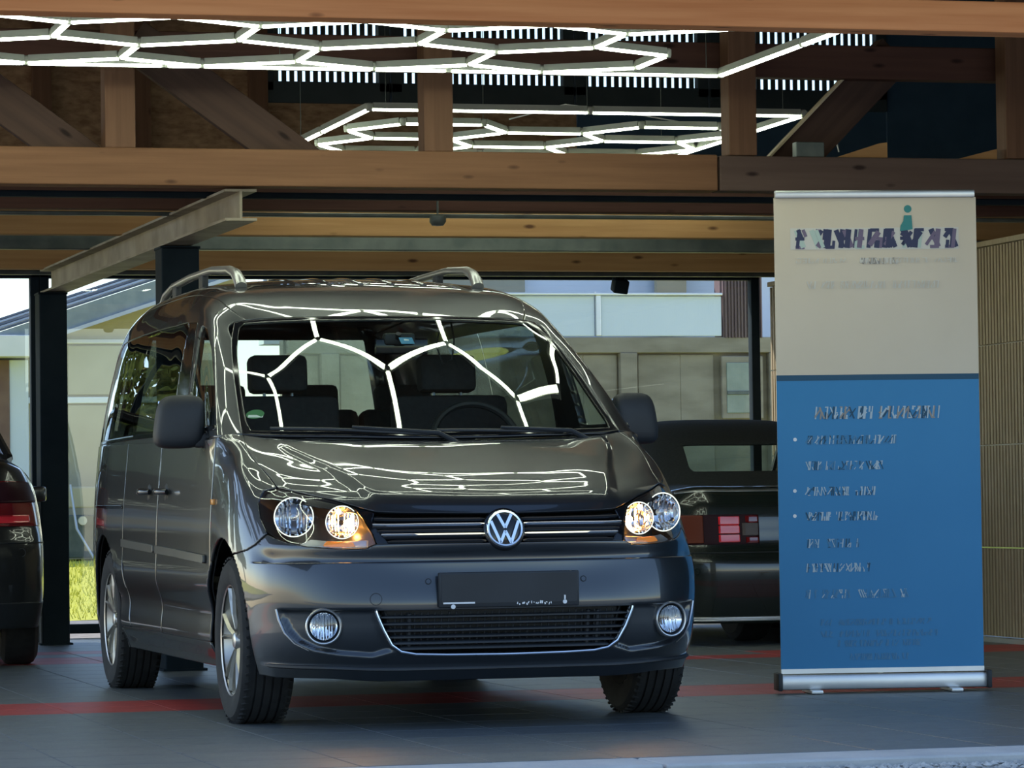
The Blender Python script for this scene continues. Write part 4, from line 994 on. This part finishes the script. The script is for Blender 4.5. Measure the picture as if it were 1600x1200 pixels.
for i,(y,xa,xb) in enumerate(((970,1284,1455),(988,1284,1465),(1003,1310,1440),(1024,1330,1420))): strokes(xa,xb,y-5,y+5,['faint'],26,.004,'faint_lettering',seed=30+i)
# ================================================================== parked cars behind
mat('gunmetal',(.030,.032,.034),(.036,.038,.040),scale=(600,600,600),rough=.3,metal=.5,coat=1,detail=1); mat('darkgreen',(.008,.014,.013),(.011,.018,.016),scale=(600,600,600),rough=.25,coat=1,detail=1); mat('softtop',(.012,.015,.016),(.02,.023,.024),scale=(80,80,80),rough=.9)
mat('redlens',(.16,.010,.014),(.20,.014,.018),rough=.12,coat=1); mat('redlit',(.85,.03,.05),(.9,.05,.07),rough=.15,coat=1); mat('darklens',(.030,.006,.012),rough=.45,spec=.2); mat('amberlens',(.16,.03,.012),rough=.4,spec=.3); mat('clearlens',(.10,.085,.09),(.13,.11,.115),rough=.35,spec=.3)
def car_wheel(root,x,y,r=.31,w=.195,side=1):
    wl=empty('wheel',(x,y,r)); wl.parent=root
    MB().lathe([(.19,-w/2+.01),(r-.04,-w/2),(r-.008,-w/2+.02),(r,-w/2+.04),(r,w/2-.04),(r-.008,w/2-.02),(r-.04,w/2),(.19,w/2-.01)],(1,0,0),(0,0,0),40).obj('tyre','rubber',wl,True,35)
    MB().lathe([(.19,side*(w/2-.012)),(.17,side*(w/2-.05)),(.05,side*(w/2-.03)),(0,side*(w/2-.025))],(1,0,0),(0,0,0),24).obj('rim','alloy',wl,True)
def shell(root,C,m,wheels,R=.37):
    N=mirror(np.array(C)); c0=len(C)-1; n=c0; nv=len(C[0])-1
    def ar(P):
        f=np.full(P.shape[:2],1e9)
        for y in wheels: f=np.minimum(f,np.hypot(P[...,1]-y,P[...,2]-.31)-R)
        return np.where(np.abs(P[...,0])>.6,f*4,1.)
    panel('body',N,c0,np.arange(-n,n+.01,.1).clip(-n,n),np.arange(0,nv+.01,.1).clip(0,nv),lambda U,V,P:-ar(P),m,root,thick=.012)
    def reg(name,poly,mm,off=.004,thick=.006):
        p=np.array(poly); return panel(name,N,c0,np.arange(p[:,0].min()-.1,p[:,0].max()+.11,.05),np.arange(max(p[:,1].min()-.1,0),p[:,1].max()+.11,.05),lambda U,V,P:sd_poly(U,V,poly),mm,root,off=off,thick=thick)
    def spt(u,v): return Vector(surf(N,[u],[v],c0)[0,0])
    return reg,spt
# dark grey saloon at the left edge, tail towards the camera
sed=empty('parked_saloon',(-1.745,5.12,0),'dark grey car cut off by the left edge, its red tail lamp towards us','car',rz=math.radians(-4.5)); sed.scale=(1,1,1.065)
Zs=[.20,.34,.50,.62,.69,.80,.90,.975,1.02,1.04]
C=[]
for x,yy in ((0,[.06,.0,-.01,.03,.08,.09,.11,.16,.40,.70]),(.45,[.08,.02,.01,.05,.10,.11,.13,.18,.41,.70]),(.70,[.14,.08,.07,.10,.15,.16,.18,.23,.43,.70])):
    C.append([(x*(1 if z<.95 else .97),y,z) for y,z in zip(yy,Zs)])
C.append([(.81,.24,.20),(.835,.18,.34),(.835,.17,.50),(.83,.20,.62),(.82,.25,.69),(.80,.26,.80),(.775,.28,.90),(.75,.33,.965),(.73,.47,1.0),(.70,.70,1.02)])
C.append([(.84,.42,.20),(.868,.40,.34),(.872,.40,.50),(.870,.42,.62),(.862,.45,.69),(.845,.47,.80),(.82,.50,.90),(.795,.54,.95),(.77,.62,.98),(.75,.74,.99)])
for y in (.95,1.6,2.4,3.2,3.8): C.append([(xx,y,z) for xx,z in zip((.845,.868,.876,.876,.872,.862,.845,.825,.80,.78),(.20,.34,.50,.62,.69,.80,.88,.93,.955,.965))])
C.append([(.55,4.25,z) for z in (.20,.34,.50,.62,.69,.75,.80,.83,.85,.87)]); C.append([(0,4.35,z) for z in (.20,.34,.50,.62,.69,.75,.80,.83,.85,.87)])
reg,spt=shell(sed,C,'gunmetal',(.85,3.35))
for s in (-1,1):
    reg('tail_lamp',[(s*1.0,4.05),(s*3.55,4.05),(s*3.75,4.6),(s*3.6,5.4),(s*3.2,6.15),(s*1.0,6.2)],'redlens')
    reg('lamp_upper',[(s*1.05,5.15),(s*3.35,5.15),(s*3.15,6.1),(s*1.05,6.1)],'darklens',.009)
    reg('lit_reflector',[(s*1.3,4.25),(s*2.72,4.25),(s*2.72,4.55),(s*1.3,4.55)],'redlit',.010)
    p=spt(s*2.32,2.55); MB().lathe([(.018,.003),(.021,.003),(.021,-.004)],(0,-1,0),p+Vector((0,.0,0)),20).obj('parking_sensor','blk',sed)
    car_wheel(sed,s*.76,.85,side=s); car_wheel(sed,s*.76,3.35,side=s)
    MB().bbox((s*.94,2.35,.86),(.12,.07,.085),.025).obj('door_mirror','gunmetal',sed,True)
reg('bumper_seam',[(-4.4,2.92),(4.4,2.92),(4.4,2.98),(-4.4,2.98)],'blk',.002,.004); reg('lower_valance',[(-4.6,.0),(4.6,.0),(4.6,.9),(-4.6,.9)],'blk',.003,.006)
mb=MB(); # greenhouse
g0=[(-.70,.66,1.03),(.70,.66,1.03),(.72,3.0,.97),(-.72,3.0,.97)]; g1=[(-.52,1.15,1.40),(.52,1.15,1.40),(.54,2.2,1.42),(-.54,2.2,1.42)]
for i in range(4):
    j=(i+1)%4; q=[Vector(g0[i]),Vector(g0[j]),Vector(g1[j]),Vector(g1[i])]; c=sum(q,Vector())/4
    MB().add([c+(p-c)*.93 for p in q],[(0,1,2,3)]).obj('window_glass','glassdark',sed)
    MB().tube([g0[i],g1[i]],.035,8).obj('pillar','gunmetal',sed,True); MB().tube([g1[i],g1[j]],.03,8).obj('roof_edge','gunmetal',sed,True); MB().tube([g0[i],g0[j]],.03,8).obj('window_surround','gunmetal',sed,True)
MB().bbox((0,1.68,1.415),(1.08,1.1,.05),.02).obj('roof','gunmetal',sed,True); MB().box((0,2.1,.5),(1.5,3.0,.5)).obj('cabin_floor','liner',sed)
MB().tube([(.53,.62,1.035),(.50,.80,1.15)],.006,6).obj('aerial','blk',sed)
# dark convertible behind the banner
cv=empty('parked_convertible',(3.62,5.85,0),'dark green soft-top convertible between the van and the banner, tail towards us','car')
Zc=[.13,.30,.48,.575,.66,.75,.82,.88,.905,.915]; C=[]
for x,yy in ((0,[.05,.0,-.01,.03,.04,.05,.07,.12,.35,.72]),(.45,[.06,.01,.0,.04,.05,.06,.08,.13,.36,.72]),(.68,[.10,.05,.04,.07,.08,.09,.11,.16,.38,.72])):
    C.append([(x,y,z) for y,z in zip(yy,Zc)])
C.append([(.79,.18,.13),(.81,.14,.30),(.812,.13,.48),(.806,.15,.575),(.80,.16,.66),(.79,.17,.75),(.775,.19,.82),(.755,.24,.872),(.735,.42,.895),(.71,.72,.90)])
C.append([(.81,.36,.13),(.83,.34,.30),(.835,.34,.48),(.833,.35,.575),(.828,.36,.66),(.82,.37,.75),(.81,.38,.81),(.79,.42,.86),(.77,.52,.885),(.755,.74,.895)])
for y in (.95,1.6,2.3,3.0): C.append([(xx,y,z) for xx,z in zip((.81,.83,.838,.838,.834,.826,.815,.80,.785,.77),(.20,.34,.48,.575,.66,.75,.80,.84,.862,.87))])
C.append([(.6,3.55,z) for z in (.2,.34,.48,.55,.6,.65,.7,.74,.77,.79)]); C.append([(0,3.62,z) for z in (.2,.34,.48,.55,.6,.65,.7,.74,.77,.79)])
reg,spt=shell(cv,C,'darkgreen',(.82,2.85),.35)
for s in (-1,1):
    us_x=lambda x: float(np.interp(abs(x),[0,.45,.68,.806],[0,1,2,3]))*s
    def lamp(nm,xa,xb,va,vb,m,off): reg(nm,[(us_x(xa),va),(us_x(xb),va),(us_x(xb),vb),(us_x(xa),vb)],m,off)
    lamp('tail_lamp',.34,.80,3.02,4.95,'darklens',.004)
    lamp('turn_lens',.66,.775,3.1,4.9,'amberlens',.009)
    for k in range(3): lamp('stop_lens',.455,.575,3.15+k*.58,3.66+k*.58,'redlit',.010)
    lamp('reversing_lens',.345,.44,3.6,4.4,'clearlens',.008); lamp('fog_lens',.345,.42,4.45,4.85,'redlens',.008); lamp('fog_lens',.345,.42,3.1,3.5,'redlens',.008)
    car_wheel(cv,s*.74,2.85,.30,.19,s)
car_wheel(cv,-.145,.88,.30,.21,-1); car_wheel(cv,.74,.88,.30,.19,1)
reg('chrome_strip',[(-3.2,6.96),(3.2,6.96),(3.2,7.06),(-3.2,7.06)],'satin',.003); reg('bumper_line',[(-3.8,.12),(3.8,.12),(3.8,.22),(-3.8,.22)],'alu',.006); reg('bumper_seam',[(-3.8,2.5),(3.8,2.5),(3.8,2.56),(-3.8,2.56)],'blk',.002)
ST=np.array([[(0,.70,.905),(.45,.72,.905),(.66,.80,.905),(.755,1.1,.90),(.775,1.9,.90)],[(0,.90,1.0),(.42,.92,1.0),(.60,1.0,1.0),(.70,1.25,1.02),(.74,1.9,1.04)],[(0,1.20,1.17),(.40,1.22,1.17),(.54,1.3,1.165),(.64,1.5,1.16),(.69,1.92,1.16)],[(0,1.48,1.275),(.36,1.50,1.27),(.50,1.57,1.258),(.59,1.72,1.24),(.645,1.95,1.225)],[(0,2.35,1.30),(.36,2.35,1.295),(.48,2.35,1.28),(.57,2.35,1.25),(.63,2.35,1.22)]]).transpose(1,0,2)
gmat('softpane',(.48,.60,.57),1.5); NS=mirror(ST); RW=[(-1.1,.98),(1.1,.98),(1.2,1.15),(1.1,1.95),(-1.1,1.95),(-1.2,1.15)]
us=np.arange(-4,4.01,.1).clip(-4,4); vv=np.arange(0,4.01,.08).clip(0,4)
panel('soft_top',NS,4,us,vv,lambda U,V,P:-sd_poly(U,V,RW),'softtop',cv,thick=.01)
panel('rear_window',NS,4,us,vv,lambda U,V,P:sd_poly(U,V,RW)-.02,'softpane',cv,off=-.004,thick=0)
MB().tube([(-.62,2.35,1.25),(.62,2.35,1.25)],.03,8).obj('header_rail','darkgreen',cv,True)
for s in (-1,1):
    MB().tube([(s*.62,2.35,1.24),(s*.72,2.95,.87)],.025,8).obj('windscreen_pillar','darkgreen',cv,True)
    MB().bbox((s*.36,1.85,.78),(.46,.14,.42),.05,(-.2,0,0)).obj('seat_back','interior',cv,True)
MB().bbox((-.20,2.05,1.115),(.085,.03,.06),.012).obj('interior_mirror','blk',cv,True)
MB().box((0,2.0,.4),(1.5,3.0,.4)).obj('cabin_floor','liner',cv)
# small orange thing at the right edge
og=empty('orange_cart',(3.86,3.0,0),'orange object on a small black wheel cut off by the right edge','cart')
mat('orange',(.55,.16,.03),(.65,.22,.05),rough=.5)
MB().bbox((.10,0,.20),(.26,.12,.08),.03).obj('cart_body','orange',og,True)
MB().lathe([(0,-.03),(.05,-.03),(.06,-.015),(.06,.015),(.05,.03),(0,.03)],(0,1,0),(.06,0,.06),18).obj('cart_wheel','rubber',og,True); MB().box((.06,0,.11),(.02,.09,.10)).obj('cart_fork','blk',og)
